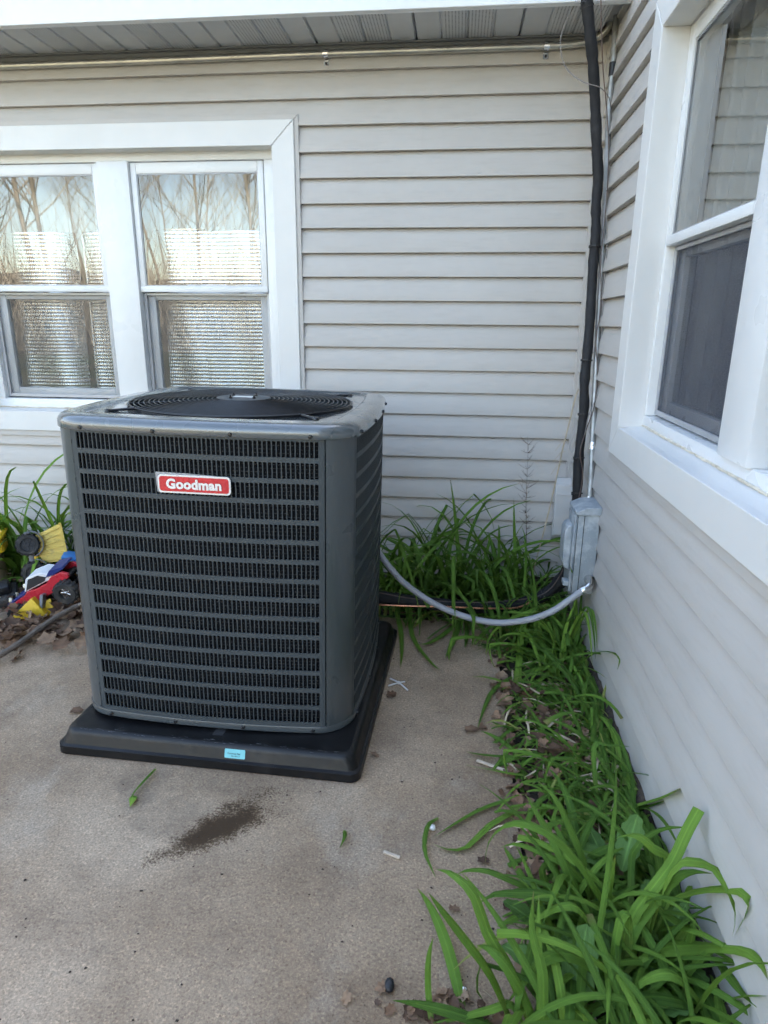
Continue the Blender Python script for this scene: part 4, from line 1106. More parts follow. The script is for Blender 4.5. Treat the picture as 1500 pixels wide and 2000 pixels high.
# ------------------------------------------------------------------ plants
def blade(path, width, cut=False, twist=0.0, n=11, fold=0.20, base_w=0.6, side=None, thick=0.0):
    """strap leaf along a path: three vertices across, V-folded, tapering to a point"""
    c = crom(path, n)
    h = c[-1] - c[0]; h.z = 0
    if h.length < 0.03: h = Vector((1, 0.2, 0))
    sd_ = unit(Vector((-h.y, h.x, 0))) if side is None else side
    mb = MB(); vs = []; uv = []; fs = []
    for i, p in enumerate(c):
        t = i / (n - 1)
        tg = unit(c[min(i + 1, n - 1)] - c[max(i - 1, 0)])
        s_ = unit(sd_ - tg * sd_.dot(tg))
        s_ = Matrix.Rotation(twist * t, 3, tg) @ s_
        nn = unit(s_.cross(tg))
        if cut: w = width * min(1, base_w + t * 1.6)
        else: w = width * min(1, base_w + t * 1.6) * (1 - max(0, (t - 0.45) / 0.55) ** 1.7)
        w = max(w, 0.0008) / 2
        f = fold * w * 2 * (1 - 0.5 * t)
        vs += [p - s_ * w + nn * f * .5, p - nn * f * .5, p + s_ * w + nn * f * .5]
        uv += [(0, t), (0.5, t), (1, t)]
    for i in range(n - 1):
        a = 3 * i
        fs += [(a, a + 1, a + 4, a + 3), (a + 1, a + 2, a + 5, a + 4)]
    mb.add(vs, fs); mb.uv = uv
    return mb

def arch(length, e0, bend, power=1.5, n=11, drift=0.0, kink=None):
    pts = [Vector((0, 0, 0))]; ds = length / (n - 1); yaw = 0
    for i in range(1, n):
        t = i / (n - 1)
        e = e0 - bend * t ** power
        if kink and t > kink: e -= R(75)
        yaw = drift * t
        pts.append(pts[-1] + Vector((math.cos(e) * math.cos(yaw), math.cos(e) * math.sin(yaw), math.sin(e))) * ds)
    zmin = -0.0
    return pts

LEAFV = {}
def leaf_variants(key, mat, count, lrange, wrange, e0r, br, seed, kinks=0.0, flat=False):
    q = random.Random(seed); out = []
    for i in range(count):
        L_ = q.uniform(*lrange)
        pth = arch(L_, R(q.uniform(*e0r)), R(q.uniform(*br)), q.uniform(1.1, 2.2), drift=q.uniform(-.5, .5), kink=(q.uniform(.5, .8) if q.random() < kinks else None))
        pth = [Vector((p.x, p.y, max(p.z, 0.004 + 0.003 * math.sin(p.x * 30)) if j else 0)) for j, p in enumerate(pth)]
        mb = blade(pth, q.uniform(*wrange), cut=q.random() < 0.06, twist=q.uniform(-.9, .9), side=Vector((0, 1, 0)))
        me = mesh_from(mb, 'leaf', [MAT[mat]], smooth=True, fix=False)
        zmin = min(p.z for p in pth)
        out.append((me, Vector(pth[-1]), L_))
    LEAFV[key] = out
leaf_variants('tall', 'leaf', 30, (0.38, 0.62), (0.012, 0.019), (68, 88), (60, 150), 31, 0.22)
leaf_variants('low', 'leaf', 22, (0.24, 0.42), (0.012, 0.021), (30, 64), (40, 100), 32, 0.2)
leaf_variants('fresh', 'leaf_fresh', 14, (0.22, 0.42), (0.014, 0.022), (50, 82), (60, 130), 33)
leaf_variants('flat', 'leaf', 14, (0.18, 0.36), (0.013, 0.021), (4, 22), (10, 40), 34)
leaf_variants('flat_fresh', 'leaf_fresh', 10, (0.14, 0.30), (0.012, 0.02), (4, 20), (10, 35), 35)
leaf_variants('dead', 'straw', 7, (0.10, 0.28), (0.004, 0.010), (5, 45), (30, 90), 37, 0.3)
leaf_variants('yellow', 'leaf_yellow', 6, (0.12, 0.26), (0.010, 0.016), (8, 50), (20, 80), 36)

def clear_of_house(base, az, reach):
    """keep tips out of the walls: how far the leaf may lean"""
    tx = base[0] + math.cos(az) * reach; ty = base[1] + math.sin(az) * reach
    return tx < -0.022 and ty < -0.022
def clump(label, base, counts, seed, spread=0.05, scale=1.0, prefer=None, fan=math.pi, group='daylily clumps in the bed'):
    q = random.Random(seed)
    t = thing('daylily_plant', label, 'plant', (base[0], base[1], 0.0), group)
    for key, cnt in {**counts, 'dead': 4}.items():
        for _ in range(cnt):
            me, tip, L_ = q.choice(LEAFV[key])
            reach = tip.x * scale
            ok = False
            for _try in range(14):
                az = q.uniform(-math.pi, math.pi) if prefer is None else prefer + q.uniform(-fan, fan)
                bx_, by_ = q.gauss(0, spread), q.gauss(0, spread)
                b_ = (base[0] + bx_, base[1] + by_)
                if b_[0] > -0.025 or b_[1] > -0.028: continue
                if clear_of_house(b_, az, reach * 0.75) : ok = True; break
            if not ok: continue
            s_ = scale * q.uniform(0.8, 1.15)
            o = link('leaf', me, t, (bx_, by_, -0.006), (q.uniform(-.12, .12), q.uniform(-.10, .10), az), s_)
    return t
def hero(t, items, mat):
    bz = t.location
    for k, (w, pts) in enumerate(items):
        if pts[0][2] > 0.035: pts = [(bz.x * .6 + pts[0][0] * .4, bz.y * .6 + pts[0][1] * .4, 0.0)] + list(pts)
        mb = blade([Vector(p) for p in pts], w, n=13, base_w=0.75, fold=0.24, cut=(len(pts) == 6 and w == 0.024) or w == 0.026 and len(pts) == 5)
        obj('leaf', mb, mat if not isinstance(mat, list) else mat[k % len(mat)], t, smooth=True, fix=False)
HERO = {}
HERO['A'] = [
 (0.022, [(-0.421, -2.167, 0.006), (-0.464, -2.157, 0.102), (-0.518, -2.145, 0.171), (-0.561, -2.133, 0.218), (-0.587, -2.12, 0.241)]),
 (0.026, [(-0.386, -2.18, 0.023), (-0.426, -2.15, 0.104), (-0.47, -2.12, 0.155), (-0.501, -2.09, 0.217), (-0.545, -2.06, 0.23), (-0.573, -2.03, 0.205)]),
 (0.022, [(-0.383, -2.19, 0.038), (-0.41, -2.176, 0.095), (-0.438, -2.162, 0.132), (-0.462, -2.148, 0.147), (-0.479, -2.134, 0.142), (-0.494, -2.12, 0.125)]),
 (0.028, [(-0.242, -2.1, 0.035), (-0.278, -2.11, 0.094), (-0.33, -2.12, 0.128), (-0.368, -2.13, 0.119), (-0.404, -2.14, 0.069), (-0.43, -2.15, 0.027)]),
 (0.018, [(-0.422, -2.16, 0.039), (-0.46, -2.163, 0.026), (-0.517, -2.176, 0.014), (-0.569, -2.193, 0.014)]),
 (0.012, [(-0.571, -2.187, 0.006), (-0.58, -2.153, 0.047), (-0.581, -2.137, 0.103), (-0.574, -2.12, 0.134)]),
 (0.020, [(-0.372, -2.2, 0.054), (-0.374, -2.167, 0.133), (-0.393, -2.133, 0.187), (-0.391, -2.1, 0.247)]),
]
HERO['B'] = [
 (0.026, [(-0.25, -1.93, 0.036), (-0.289, -1.893, 0.112), (-0.314, -1.855, 0.144), (-0.346, -1.817, 0.177), (-0.373, -1.78, 0.2)]),
 (0.025, [(-0.215, -1.95, 0.076), (-0.285, -1.933, 0.18), (-0.35, -1.917, 0.224), (-0.403, -1.9, 0.222), (-0.438, -1.883, 0.187), (-0.46, -1.867, 0.124), (-0.461, -1.85, 0.05)]),
 (0.020, [(-0.235, -1.9, 0.055), (-0.276, -1.888, 0.102), (-0.314, -1.876, 0.114), (-0.371, -1.864, 0.127), (-0.403, -1.852, 0.12), (-0.427, -1.84, 0.095)]),
 (0.018, [(-0.316, -1.93, 0.035), (-0.361, -1.92, 0.064), (-0.417, -1.91, 0.079), (-0.462, -1.9, 0.085), (-0.506, -1.89, 0.07), (-0.529, -1.88, 0.042)]),
 (0.030, [(-0.252, -1.98, 0.07), (-0.298, -1.976, 0.1), (-0.348, -1.972, 0.109), (-0.399, -1.968, 0.101), (-0.449, -1.964, 0.088), (-0.481, -1.96, 0.052)]),
 (0.022, [(-0.222, -2.027, 0.006), (-0.244, -2.023, 0.067), (-0.276, -2.027, 0.126), (-0.303, -2.03, 0.148), (-0.343, -2.033, 0.134), (-0.376, -2.037, 0.098), (-0.402, -2.04, 0.031)]),
 (0.020, [(-0.212, -1.892, 0.006), (-0.24, -1.847, 0.088), (-0.268, -1.815, 0.141), (-0.302, -1.782, 0.195), (-0.341, -1.75, 0.215)]),
 (0.018, [(-0.318, -1.9, 0.045), (-0.336, -1.883, 0.083), (-0.312, -1.867, 0.098), (-0.296, -1.85, 0.069)]),
]
HERO['Cc'] = [
 (0.024, [(-0.204, -2.052, 0.006), (-0.183, -2.02, 0.111), (-0.125, -1.99, 0.196), (-0.094, -1.96, 0.215), (-0.065, -1.93, 0.261), (-0.035, -1.9, 0.295)]),
 (0.028, [(-0.2, -2.05, 0.018), (-0.179, -2.03, 0.097), (-0.153, -2.01, 0.13), (-0.105, -1.99, 0.193), (-0.06, -1.97, 0.201), (-0.022, -1.973, 0.203)]),
 (0.024, [(-0.124, -2.0, 0.162), (-0.103, -1.997, 0.235), (-0.074, -1.993, 0.248), (-0.028, -1.99, 0.234), (-0.022, -2.049, 0.239), (-0.022, -2.085, 0.218), (-0.022, -2.087, 0.172)]),
 (0.032, [(-0.201, -2.07, 0.029), (-0.159, -2.058, 0.074), (-0.099, -2.047, 0.088), (-0.037, -2.035, 0.085), (-0.022, -2.11, 0.172), (-0.022, -2.175, 0.224), (-0.022, -2.212, 0.226)]),
 (0.018, [(-0.197, -2.05, 0.158), (-0.216, -2.062, 0.157), (-0.224, -2.075, 0.104), (-0.231, -2.087, 0.054), (-0.242, -2.111, 0.014)]),
 (0.020, [(-0.067, -2.02, 0.126), (-0.066, -2.03, 0.086), (-0.077, -2.04, 0.043), (-0.09, -2.056, 0.014), (-0.117, -2.094, 0.014)]),
 (0.025, [(-0.056, -2.128, 0.006), (-0.077, -2.124, 0.053), (-0.118, -2.128, 0.107), (-0.157, -2.132, 0.118), (-0.195, -2.136, 0.089), (-0.225, -2.14, 0.019)]),
 (0.026, [(-0.107, -2.14, 0.064), (-0.155, -2.145, 0.078), (-0.21, -2.15, 0.071), (-0.255, -2.155, 0.052), (-0.295, -2.166, 0.014)]),
 (0.020, [(-0.055, -2.133, 0.006), (-0.022, -2.099, 0.02), (-0.022, -2.155, 0.115), (-0.022, -2.227, 0.211)]),
 (0.025, [(-0.14, -2.0, 0.134), (-0.111, -2.005, 0.123), (-0.081, -2.01, 0.111), (-0.051, -2.015, 0.094), (-0.025, -2.02, 0.073)]),
 (0.020, [(-0.022, -2.033, 0.055), (-0.022, -2.095, 0.093), (-0.022, -2.144, 0.114), (-0.022, -2.2, 0.149)]),
 (0.020, [(-0.102, -1.98, 0.117), (-0.065, -1.975, 0.149), (-0.022, -1.984, 0.177), (-0.022, -2.073, 0.267), (-0.022, -2.114, 0.285), (-0.022, -2.113, 0.249), (-0.022, -2.094, 0.184)]),
 (0.018, [(-0.098, -1.978, 0.006), (-0.035, -1.904, 0.014), (-0.022, -1.891, 0.072), (-0.022, -1.903, 0.099)]),
 (0.016, [(-0.136, -1.85, 0.088), (-0.128, -1.838, 0.12), (-0.103, -1.825, 0.146), (-0.059, -1.812, 0.164), (-0.022, -1.852, 0.206)]),
 (0.020, [(-0.077, -1.9, 0.145), (-0.106, -1.895, 0.177), (-0.14, -1.89, 0.203), (-0.176, -1.885, 0.198), (-0.208, -1.88, 0.158)]),
 (0.022, [(-0.209, -1.95, 0.07), (-0.205, -1.94, 0.129), (-0.198, -1.93, 0.187)]),
]
HERO['D'] = [
 (0.026, [(-0.134, -1.62, 0.023), (-0.091, -1.603, 0.032), (-0.042, -1.585, 0.039), (-0.022, -1.662, 0.125), (-0.022, -1.759, 0.23)]),
 (0.020, [(-0.141, -1.62, 0.026), (-0.078, -1.58, 0.014), (-0.022, -1.603, 0.052), (-0.022, -1.695, 0.145)]),
 (0.020, [(-0.159, -1.654, 0.006), (-0.171, -1.581, 0.014), (-0.228, -1.51, 0.016), (-0.297, -1.49, 0.016), (-0.357, -1.523, 0.014), (-0.396, -1.579, 0.014)]),
 (0.016, [(-0.155, -1.5, 0.141), (-0.115, -1.5, 0.153), (-0.06, -1.5, 0.153)]),
]
HERO['E'] = [
 (0.014, [(-0.135, -0.812, 0.006), (-0.123, -0.773, 0.095), (-0.106, -0.747, 0.17), (-0.075, -0.72, 0.256)]),
 (0.016, [(-0.141, -0.813, 0.006), (-0.161, -0.793, 0.092), (-0.188, -0.787, 0.152), (-0.232, -0.78, 0.193)]),
 (0.020, [(-0.15, -0.806, 0.006), (-0.204, -0.846, 0.016), (-0.305, -0.915, 0.014), (-0.395, -1.021, 0.014), (-0.436, -1.154, 0.014), (-0.459, -1.263, 0.014)]),
 (0.020, [(-0.143, -0.82, 0.014), (-0.212, -0.918, 0.014), (-0.277, -1.006, 0.014), (-0.313, -1.05, 0.014)]),
 (0.018, [(-0.13, -0.804, 0.006), (-0.089, -0.839, 0.014), (-0.043, -0.897, 0.014), (-0.031, -0.976, 0.014), (-0.042, -1.075, 0.014)]),
 (0.016, [(-0.161, -0.82, 0.052), (-0.225, -0.85, 0.043), (-0.293, -0.88, 0.029)]),
 (0.026, [(-0.225, -0.62, 0.125), (-0.271, -0.687, 0.097), (-0.282, -0.753, 0.03), (-0.313, -1.011, 0.014)]),
 (0.026, [(-0.146, -0.62, 0.163), (-0.251, -0.652, 0.15), (-0.342, -0.685, 0.115), (-0.402, -0.718, 0.059), (-0.413, -0.802, 0.014)]),
 (0.014, [(-0.100, -0.690, 0.000), (-0.066, -0.745, 0.190), (-0.050, -0.800, 0.250), (-0.040, -0.870, 0.200), (-0.036, -0.935, 0.110)]),
 (0.013, [(-0.110, -0.690, 0.000), (-0.078, -0.750, 0.170), (-0.062, -0.810, 0.235), (-0.052, -0.880, 0.185), (-0.048, -0.950, 0.090)]),
 (0.013, [(-0.095, -0.700, 0.000), (-0.060, -0.740, 0.160), (-0.038, -0.790, 0.240), (-0.030, -0.850, 0.210), (-0.028, -0.910, 0.140)]),
 (0.014, [(-0.094, -0.9, 0.059), (-0.046, -0.913, 0.115), (-0.022, -1.049, 0.202), (-0.022, -1.174, 0.246), (-0.022, -1.167, 0.201)]),
 (0.016, [(-0.127, -0.811, 0.006), (-0.119, -0.8, 0.083), (-0.104, -0.8, 0.153), (-0.094, -0.8, 0.186)]),
]
HERO['F'] = [
 (0.020, [(-0.742, -0.4, 0.053), (-0.735, -0.476, 0.014), (-0.712, -0.645, 0.014), (-0.669, -0.772, 0.014), (-0.612, -0.886, 0.014), (-0.588, -0.913, 0.014)]),
 (0.022, [(-0.811, -0.4, 0.037), (-0.767, -0.581, 0.014), (-0.744, -0.782, 0.014), (-0.738, -0.92, 0.014)]),
 (0.022, [(-0.499, -0.429, 0.006), (-0.575, -0.604, 0.014), (-0.64, -0.704, 0.014), (-0.686, -0.723, 0.014)]),
 (0.024, [(-0.51, -0.404, 0.006), (-0.526, -0.574, 0.014), (-0.552, -0.723, 0.014), (-0.571, -0.822, 0.014)]),
 (0.018, [(-0.488, -0.454, 0.006), (-0.486, -0.617, 0.014), (-0.495, -0.729, 0.014)]),
]
# foreground bed along the side wall
def hero_plant(label, key, base, mats, counts, seed, **kw):
    t = clump(label, base, counts, seed, **kw)
    hero(t, HERO[key], mats)
    return t
hero_plant('nearest daylily clump leaning over the patio edge at the bottom', 'A', (-0.37, -2.20), ['leaf', 'leaf_fresh', 'leaf'], {'low': 20, 'flat': 12, 'fresh': 4}, 101, spread=0.05)
hero_plant('daylily clump with long arching leaves beside bare leaf mould', 'B', (-0.23, -1.93), ['leaf', 'leaf', 'leaf_fresh'], {'low': 18, 'flat': 12, 'fresh': 8, 'yellow': 3}, 102, spread=0.055)
hero_plant('largest bright daylily clump against the side wall at lower right', 'Cc', (-0.17, -2.05), ['leaf_fresh', 'leaf', 'leaf_fresh'], {'low': 30, 'tall': 4, 'flat': 12, 'fresh': 16, 'yellow': 3}, 103, spread=0.07, scale=0.85)
hero_plant('small daylily with a stiff blunt leaf touching the side wall', 'D', (-0.14, -1.62), ['leaf_fresh', 'leaf'], {'low': 14, 'flat': 14, 'flat_fresh': 8}, 104, spread=0.05, scale=0.8)
hero_plant('bright rosette daylily in front of the sagging grey conduit', 'E', (-0.14, -0.82), ['leaf_fresh', 'leaf_fresh', 'leaf'], {'low': 16, 'flat': 14, 'fresh': 6}, 105, spread=0.05, scale=0.8)
clump('dense daylily clump hugging the wall in the lowest right corner', (-0.10, -2.28), {'low': 30, 'flat': 8, 'fresh': 6}, 106, 0.06, 0.85)
clump('daylily clump beside the wall above the serrated weed', (-0.07, -1.80), {'low': 18, 'flat': 8}, 107, 0.045, 0.75)
clump('flattened daylily beside the wall, middle of the bed', (-0.07, -1.42), {'low': 18, 'flat': 14, 'flat_fresh': 12, 'yellow': 5}, 108, 0.07, 0.8)
clump('flattened daylily just below the disconnect box', (-0.07, -1.12), {'low': 20, 'flat': 14, 'flat_fresh': 12, 'yellow': 4}, 109, 0.07, 0.85)
clump('daylily clump under the disconnect box elbow', (-0.10, -0.68), {'tall': 10, 'low': 28, 'flat': 6}, 110, 0.055, 0.85)
clump('dark daylily clump below the lowest sag of the grey conduit', (-0.28, -0.64), {'low': 34, 'flat': 14, 'tall': 6}, 111, 0.065, 0.95)
# bed along the back wall
tF = clump('daylily clump beside the unit with leaves flopping onto the patio', (-0.80, -0.30), {'tall': 24, 'low': 14}, 112, 0.06, 1.18)
hero(tF, HERO['F'][:2], 'leaf')
tF = clump('daylily clump whose leaves sweep left over the bare concrete', (-0.53, -0.30), {'tall': 20, 'low': 16, 'yellow': 3}, 113, 0.06, 1.22)
hero(tF, HERO['F'][2:], 'leaf')
clump('upright daylily clump second from the unit against the back wall', (-0.67, -0.22), {'tall': 30, 'low': 8, 'fresh': 8}, 114, 0.06, 1.22)
clump('upright daylily clump behind the brown weed stalk', (-0.38, -0.21), {'tall': 28, 'low': 10, 'fresh': 8}, 115, 0.06, 1.18)
clump('daylily clump at the foot of the leaning straw stalk', (-0.20, -0.24), {'tall': 22, 'low': 18, 'fresh': 6}, 116, 0.06, 0.95)
clump('low daylily clump in the inside corner by the pale utility box', (-0.12, -0.36), {'low': 22, 'tall': 4}, 117, 0.045, 0.7)
clump('low daylily clump under the copper pipe', (-0.36, -0.40), {'low': 28, 'flat': 8, 'yellow': 4, 'tall': 6}, 118, 0.06, 0.9)
clump('low yellowing daylily clump under the black line', (-0.66, -0.40), {'low': 22, 'yellow': 6, 'tall': 5}, 119, 0.06, 0.8)
# left of the unit
clump('tall daylily clump behind the toys at the far left', (-2.74, -0.16), {'tall': 26, 'low': 12, 'fresh': 14}, 120, 0.05, 1.4)
clump('daylily clump between the toys and the left side of the unit', (-2.52, -0.14), {'tall': 22, 'low': 8, 'fresh': 8}, 121, 0.05, 1.4)
clump('daylily clump half hidden behind the left side of the unit', (-2.30, -0.15), {'tall': 18, 'low': 8}, 122, 0.05, 1.3)
clump('daylily clump at the left picture edge beside the yellow bucket', (-2.93, -0.20), {'tall': 10, 'low': 4, 'fresh': 3}, 123, 0.05, 1.1)
tq = clump('drooping daylily leaves in front of the yellow bucket', (-2.72, -0.42), {'low': 5, 'fresh': 2}, 124, 0.03, 0.6)

# broad serrated weeds in the foreground
def broad_leaf(length, width, droop, seed):
    q = random.Random(seed); n = 11; vs = []; uv = []; fs = []
    for i in range(n):
        t = i / (n - 1); w = width / 2 * (math.sin(math.pi * min(1, t * 0.92 + 0.06)) ** 0.8) * (1 if t < .97 else .2)
        ser = 0.0022 * (1 if i % 2 else -1)
        x = length * t; z = droop[0] * t + droop[1] * t * t
        for j, sx in enumerate((-1, -.5, 0, .5, 1)):
            vs.append((x + (0.004 if abs(sx) == 1 and i % 2 else 0), sx * (w + (ser if abs(sx) == 1 else 0)), z + 0.10 * w * abs(sx) * 2 + q.uniform(-.0012, .0012)))
            uv.append(((sx + 1) / 2, t))
    for i in range(n - 1):
        for j in range(4): fs.append((i * 5 + j, i * 5 + j + 1, (i + 1) * 5 + j + 1, (i + 1) * 5 + j))
    mb = MB(); mb.add(vs, fs); mb.uv = uv
    return mesh_from(mb, 'leaf', [MAT['broad']], smooth=True, fix=False)
BL = [broad_leaf(0.13, 0.058, (0.05, -0.03), 1), broad_leaf(0.15, 0.066, (0.03, -0.06), 2), broad_leaf(0.10, 0.050, (0.06, -0.05), 3), broad_leaf(0.12, 0.050, (0.02, -0.03), 4)]
def weed(label, base, leaves):
    t = thing('broadleaf_weed', label, 'weed', (*base, 0.0), 'broad-leaved weeds among the daylilies')
    for k, (dx, dy, z, az, pitch, s_) in enumerate(leaves):
        link('leaf', BL[k % 4], t, (dx, dy, z), (0, -R(pitch), R(az)), s_)
    return t
weed('broad serrated weed at the very bottom between the daylilies', (-0.31, -2.13), [(0.0, -0.02, 0.02, 70, 35, 1.15), (-.02, .03, .02, 150, 20, .8), (.05, 0, .02, 20, 30, .85), (.02, .05, .03, 100, 20, .8), (-.01, -.05, .02, -60, 15, .8)])
weed('small broad-leaved weed beneath the largest daylily clump', (-0.22, -2.07), [(0, 0, .03, 120, 25, .7), (.05, -.02, .02, 30, 30, .7), (0, .05, .03, 75, 35, .75), (-.04, -.01, .02, -150, 25, .7), (.03, -.06, .03, -20, 15, .75)])
weed('pale serrated weed next to the side wall, upper foreground', (-0.15, -1.84), [(0, 0, .06, 62, 30, 1.0), (-.01, .02, .05, 170, 15, 1.0), (.01, -.03, .04, -40, 10, .9), (-.03, .03, .04, 110, 30, .8), (-.05, 0, .03, 200, 10, .8)])
weed('round-leaved weed in the shade against the wall', (-0.09, -1.99), [(0, 0, .05, 40, 40, .6), (0, .03, .04, 100, 30, .65), (-.02, -.02, .05, 190, 30, .6), (.01, -.04, .03, -60, 25, .6)])
weed('low weed at the patio edge beside the arching leaves', (-0.34, -1.98), [(0, 0, .02, 160, 12, .75), (0, .03, .02, 110, 15, .7), (.02, -.02, .02, 220, 10, .7), (.04, .02, .03, 60, 25, .7)])

# chopped leaves strewn over the middle of the bed: nobody could count them
def scatter_blades(name, n, area, lr, wr, mats, label, cat, seed, zr=(0.004, 0.035), along=False):
    q = random.Random(seed); mb = MB(); uvs = []
    for i in range(n):
        x = q.uniform(area[0], area[1]); y = q.uniform(area[2], area[3]); a = q.uniform(0, 2 * math.pi) if not along else q.choice((-1, 1)) * math.pi / 2 + q.gauss(0, .25); L_ = q.uniform(*lr); z = q.uniform(*zr)
        ca, sa = math.cos(a), math.sin(a); lift = q.uniform(-.1, .35)
        if x + ca * L_ > -0.025: ca = -abs(ca)
        pth = [(x, y, z), (x + ca * L_ * .35, y + sa * L_ * .35, z + L_ * lift * .5), (x + ca * L_ * .7, y + sa * L_ * .7, z + L_ * lift * .5), (x + ca * L_, y + sa * L_, max(0.004, z + q.uniform(-.02, .01)))]
        b = blade(pth, q.uniform(*wr), cut=q.random() < .5, n=5, base_w=.8, twist=q.uniform(-.6, .6))
        mb.add(b.v, b.f, q.choice(range(len(mats)))); uvs += b.uv
    mb.uv = uvs
    o = obj(name, mb, mats, smooth=True, fix=False); o['kind'] = 'stuff'; tag(o, label, cat)
    return o
scatter_blades('leaf_clippings', 420, (-0.35, -0.04, -1.78, -0.92), (0.03, 0.12), (0.003, 0.010), ['leaf', 'leaf_fresh', 'leaf_yellow', 'leaf', 'leaf_fresh', 'leaf', 'straw'], 'chopped green leaf clippings strewn over the middle of the bed', 'clippings', 51)
scatter_blades('ground_leaves', 260, (-0.36, -0.03, -2.4, -0.5), (0.08, 0.2), (0.008, 0.017), ['leaf', 'leaf', 'leaf_fresh'], 'flattened green blades carpeting the bed along the side wall', 'leaves', 52, (0.002, 0.02))
scatter_blades('ground_leaves', 300, (-0.10, -0.022, -2.45, -0.45), (0.08, 0.2), (0.008, 0.017), ['leaf', 'leaf', 'leaf_fresh'], 'limp green blades lying in the gap along the foot of the side wall', 'leaves', 54, (0.002, 0.045), along=True)
scatter_blades('ground_leaves', 260, (-0.90, -0.03, -0.52, -0.06), (0.08, 0.22), (0.008, 0.017), ['leaf', 'leaf', 'leaf_fresh', 'leaf_yellow'], 'flattened green blades carpeting the bed along the back wall', 'leaves', 53, (0.002, 0.05))

# dry stalks
st_, _ = pipe_thing('dead_stalk', [(-0.030, -0.10, 0.985), (-0.043, -0.11, 0.946), (-0.060, -0.12, 0.84), (-0.078, -0.125, 0.734), (-0.106, -0.13, 0.518), (-0.138, -0.14, 0.317), (-0.168, -0.15, 0.148), (-0.182, -0.155, 0.0)], 0.0034, 'straw', 'pale dry straw stalk leaning against the corner', 'stalk', 6, 30)
q = random.Random(77)
for z in (0.60, 0.66, 0.71):
    mb = MB(); x = -0.06 - (0.95 - z) * 0.17 * 0.55; a = q.uniform(-1, 1)
    mb.tube([(x - .03, -.125, z), (x - .03 + .03 * math.cos(a), -.135, z + .045), (x - .03 + .05 * math.cos(a), -.14, z + .05)], 0.0011, 4); obj('side_stem', mb, 'straw', None); o = bpy.context.scene.collection.objects[-1]; o.parent = st_
dw = thing('dry_weed', 'thin brown dry weed stalk standing against the back wall', 'weed', (-0.215, -0.10, 0.0))
mb = MB(); stem = crom([(-0.208, -0.10, 0.0), (-0.206, -0.10, 0.2), (-0.213, -0.10, 0.33), (-0.222, -0.10, 0.45), (-0.226, -0.10, 0.56), (-0.231, -0.10, 0.73)], 24)
mb.tube(stem, [0.0022 * (1 - i / 30) for i in range(24)], 5); obj('stem', mb, 'twig', dw)
mb = MB()
for i in range(58):
    k = q.randint(9, 23); p = stem[k]; a = q.uniform(0, 6.28); l_ = q.uniform(.012, .055) * (1.3 if k > 15 else .8)
    e = p + Vector((math.cos(a) * l_, math.sin(a) * l_ * .6, l_ * q.uniform(.2, 1.1))); mid = p.lerp(e, .5) + Vector((0, 0, -.003))
    mb.tube([p, mid, e], [.0009, .0008, .0005], 3)
    if q.random() < .5: mb.tube([mid, mid + Vector((q.uniform(-.012, .012), q.uniform(-.01, .01), q.uniform(.003, .018)))], .0006, 3)
o = obj('twigs', mb, 'twig', dw, fix=False); o['kind'] = 'stuff'

# ------------------------------------------------------------------ dead leaves
def dead_leaf(seed, size=0.06):
    q = random.Random(seed); n = 15; vs = [(0, 0, 0)]; fs = []
    cx, cy = q.uniform(-6, 6), q.uniform(3, 12); sh = q.uniform(.6, .95)
    for i in range(n):
        a = 2 * math.pi * i / n
        r_ = size * (0.72 + 0.28 * (1 if i % 2 else 0) * q.uniform(.5, 1.2)) * q.uniform(.85, 1.1)
        x, y = r_ * math.cos(a), r_ * math.sin(a) * sh
        vs.append((x, y, cx * x * x * .6 + cy * y * y + q.uniform(-.004, .006)))
    for i in range(n):
        a = 2 * math.pi * (i + .5) / n; r_ = size * .5 * q.uniform(.9, 1.1); x, y = r_ * math.cos(a), r_ * math.sin(a) * sh
        vs.append((x, y, (cx * x * x * .6 + cy * y * y) * 1.05 + q.uniform(-.002, .002)))
    for i in range(n):
        j = (i + 1) % n
        fs += [(0, 1 + n + i, 1 + n + j), (1 + n + i, 1 + i, 1 + j), (1 + n + i, 1 + j, 1 + n + j)]
    return vs, fs
DLV = [dead_leaf(s_, 0.042) for s_ in range(10)]
DLM = []
for vs, fs in DLV:
    mb = MB(); mb.add(vs, fs); DLM.append(mesh_from(mb, 'dead_leaf', [MAT['dead']], smooth=True, fix=False))
def litter(name, spots, label, seed):
    q = random.Random(seed); mb = MB()
    for (x, y, z, s_) in spots:
        vs, fs = q.choice(DLV)
        m = Matrix.Translation((x, y, z)) @ Matrix.Rotation(q.uniform(0, 6.28), 4, 'Z') @ Matrix.Rotation(q.gauss(0, .35), 4, 'X') @ Matrix.Rotation(q.gauss(0, .35), 4, 'Y') @ Matrix.Scale(s_, 4)
        mb.add([m @ Vector(v) for v in vs], fs)
    o = obj(name, mb, 'dead', smooth=True, fix=False); o['kind'] = 'stuff'; return tag(o, label, 'dead leaves')
q = random.Random(61); sp = []
for i in range(620):
    x = q.uniform(-3.1, -1.80); f = q.random(); y = -0.04 - f * 1.0 + q.gauss(0, .03) + 0.10 * (x + 2.1)
    lim = -0.86 + 0.42 * (x + 2.1)
    if y < lim and q.random() < .9: y = q.uniform(lim, -.1)
    h = 0.05 * max(0, 1 - abs(y + .5) / .6)
    sp.append((x, y, 0.008 + q.random() * (0.015 + h), q.uniform(.6, 1.25)))
litter('leaf_litter', sp, 'brown dead leaves heaped around the toys beside the unit', 1)
sp = [(q.uniform(-.36, -.03), q.uniform(-2.4, -.55), q.uniform(-.002, .016), q.uniform(.35, .75)) for i in range(210)]
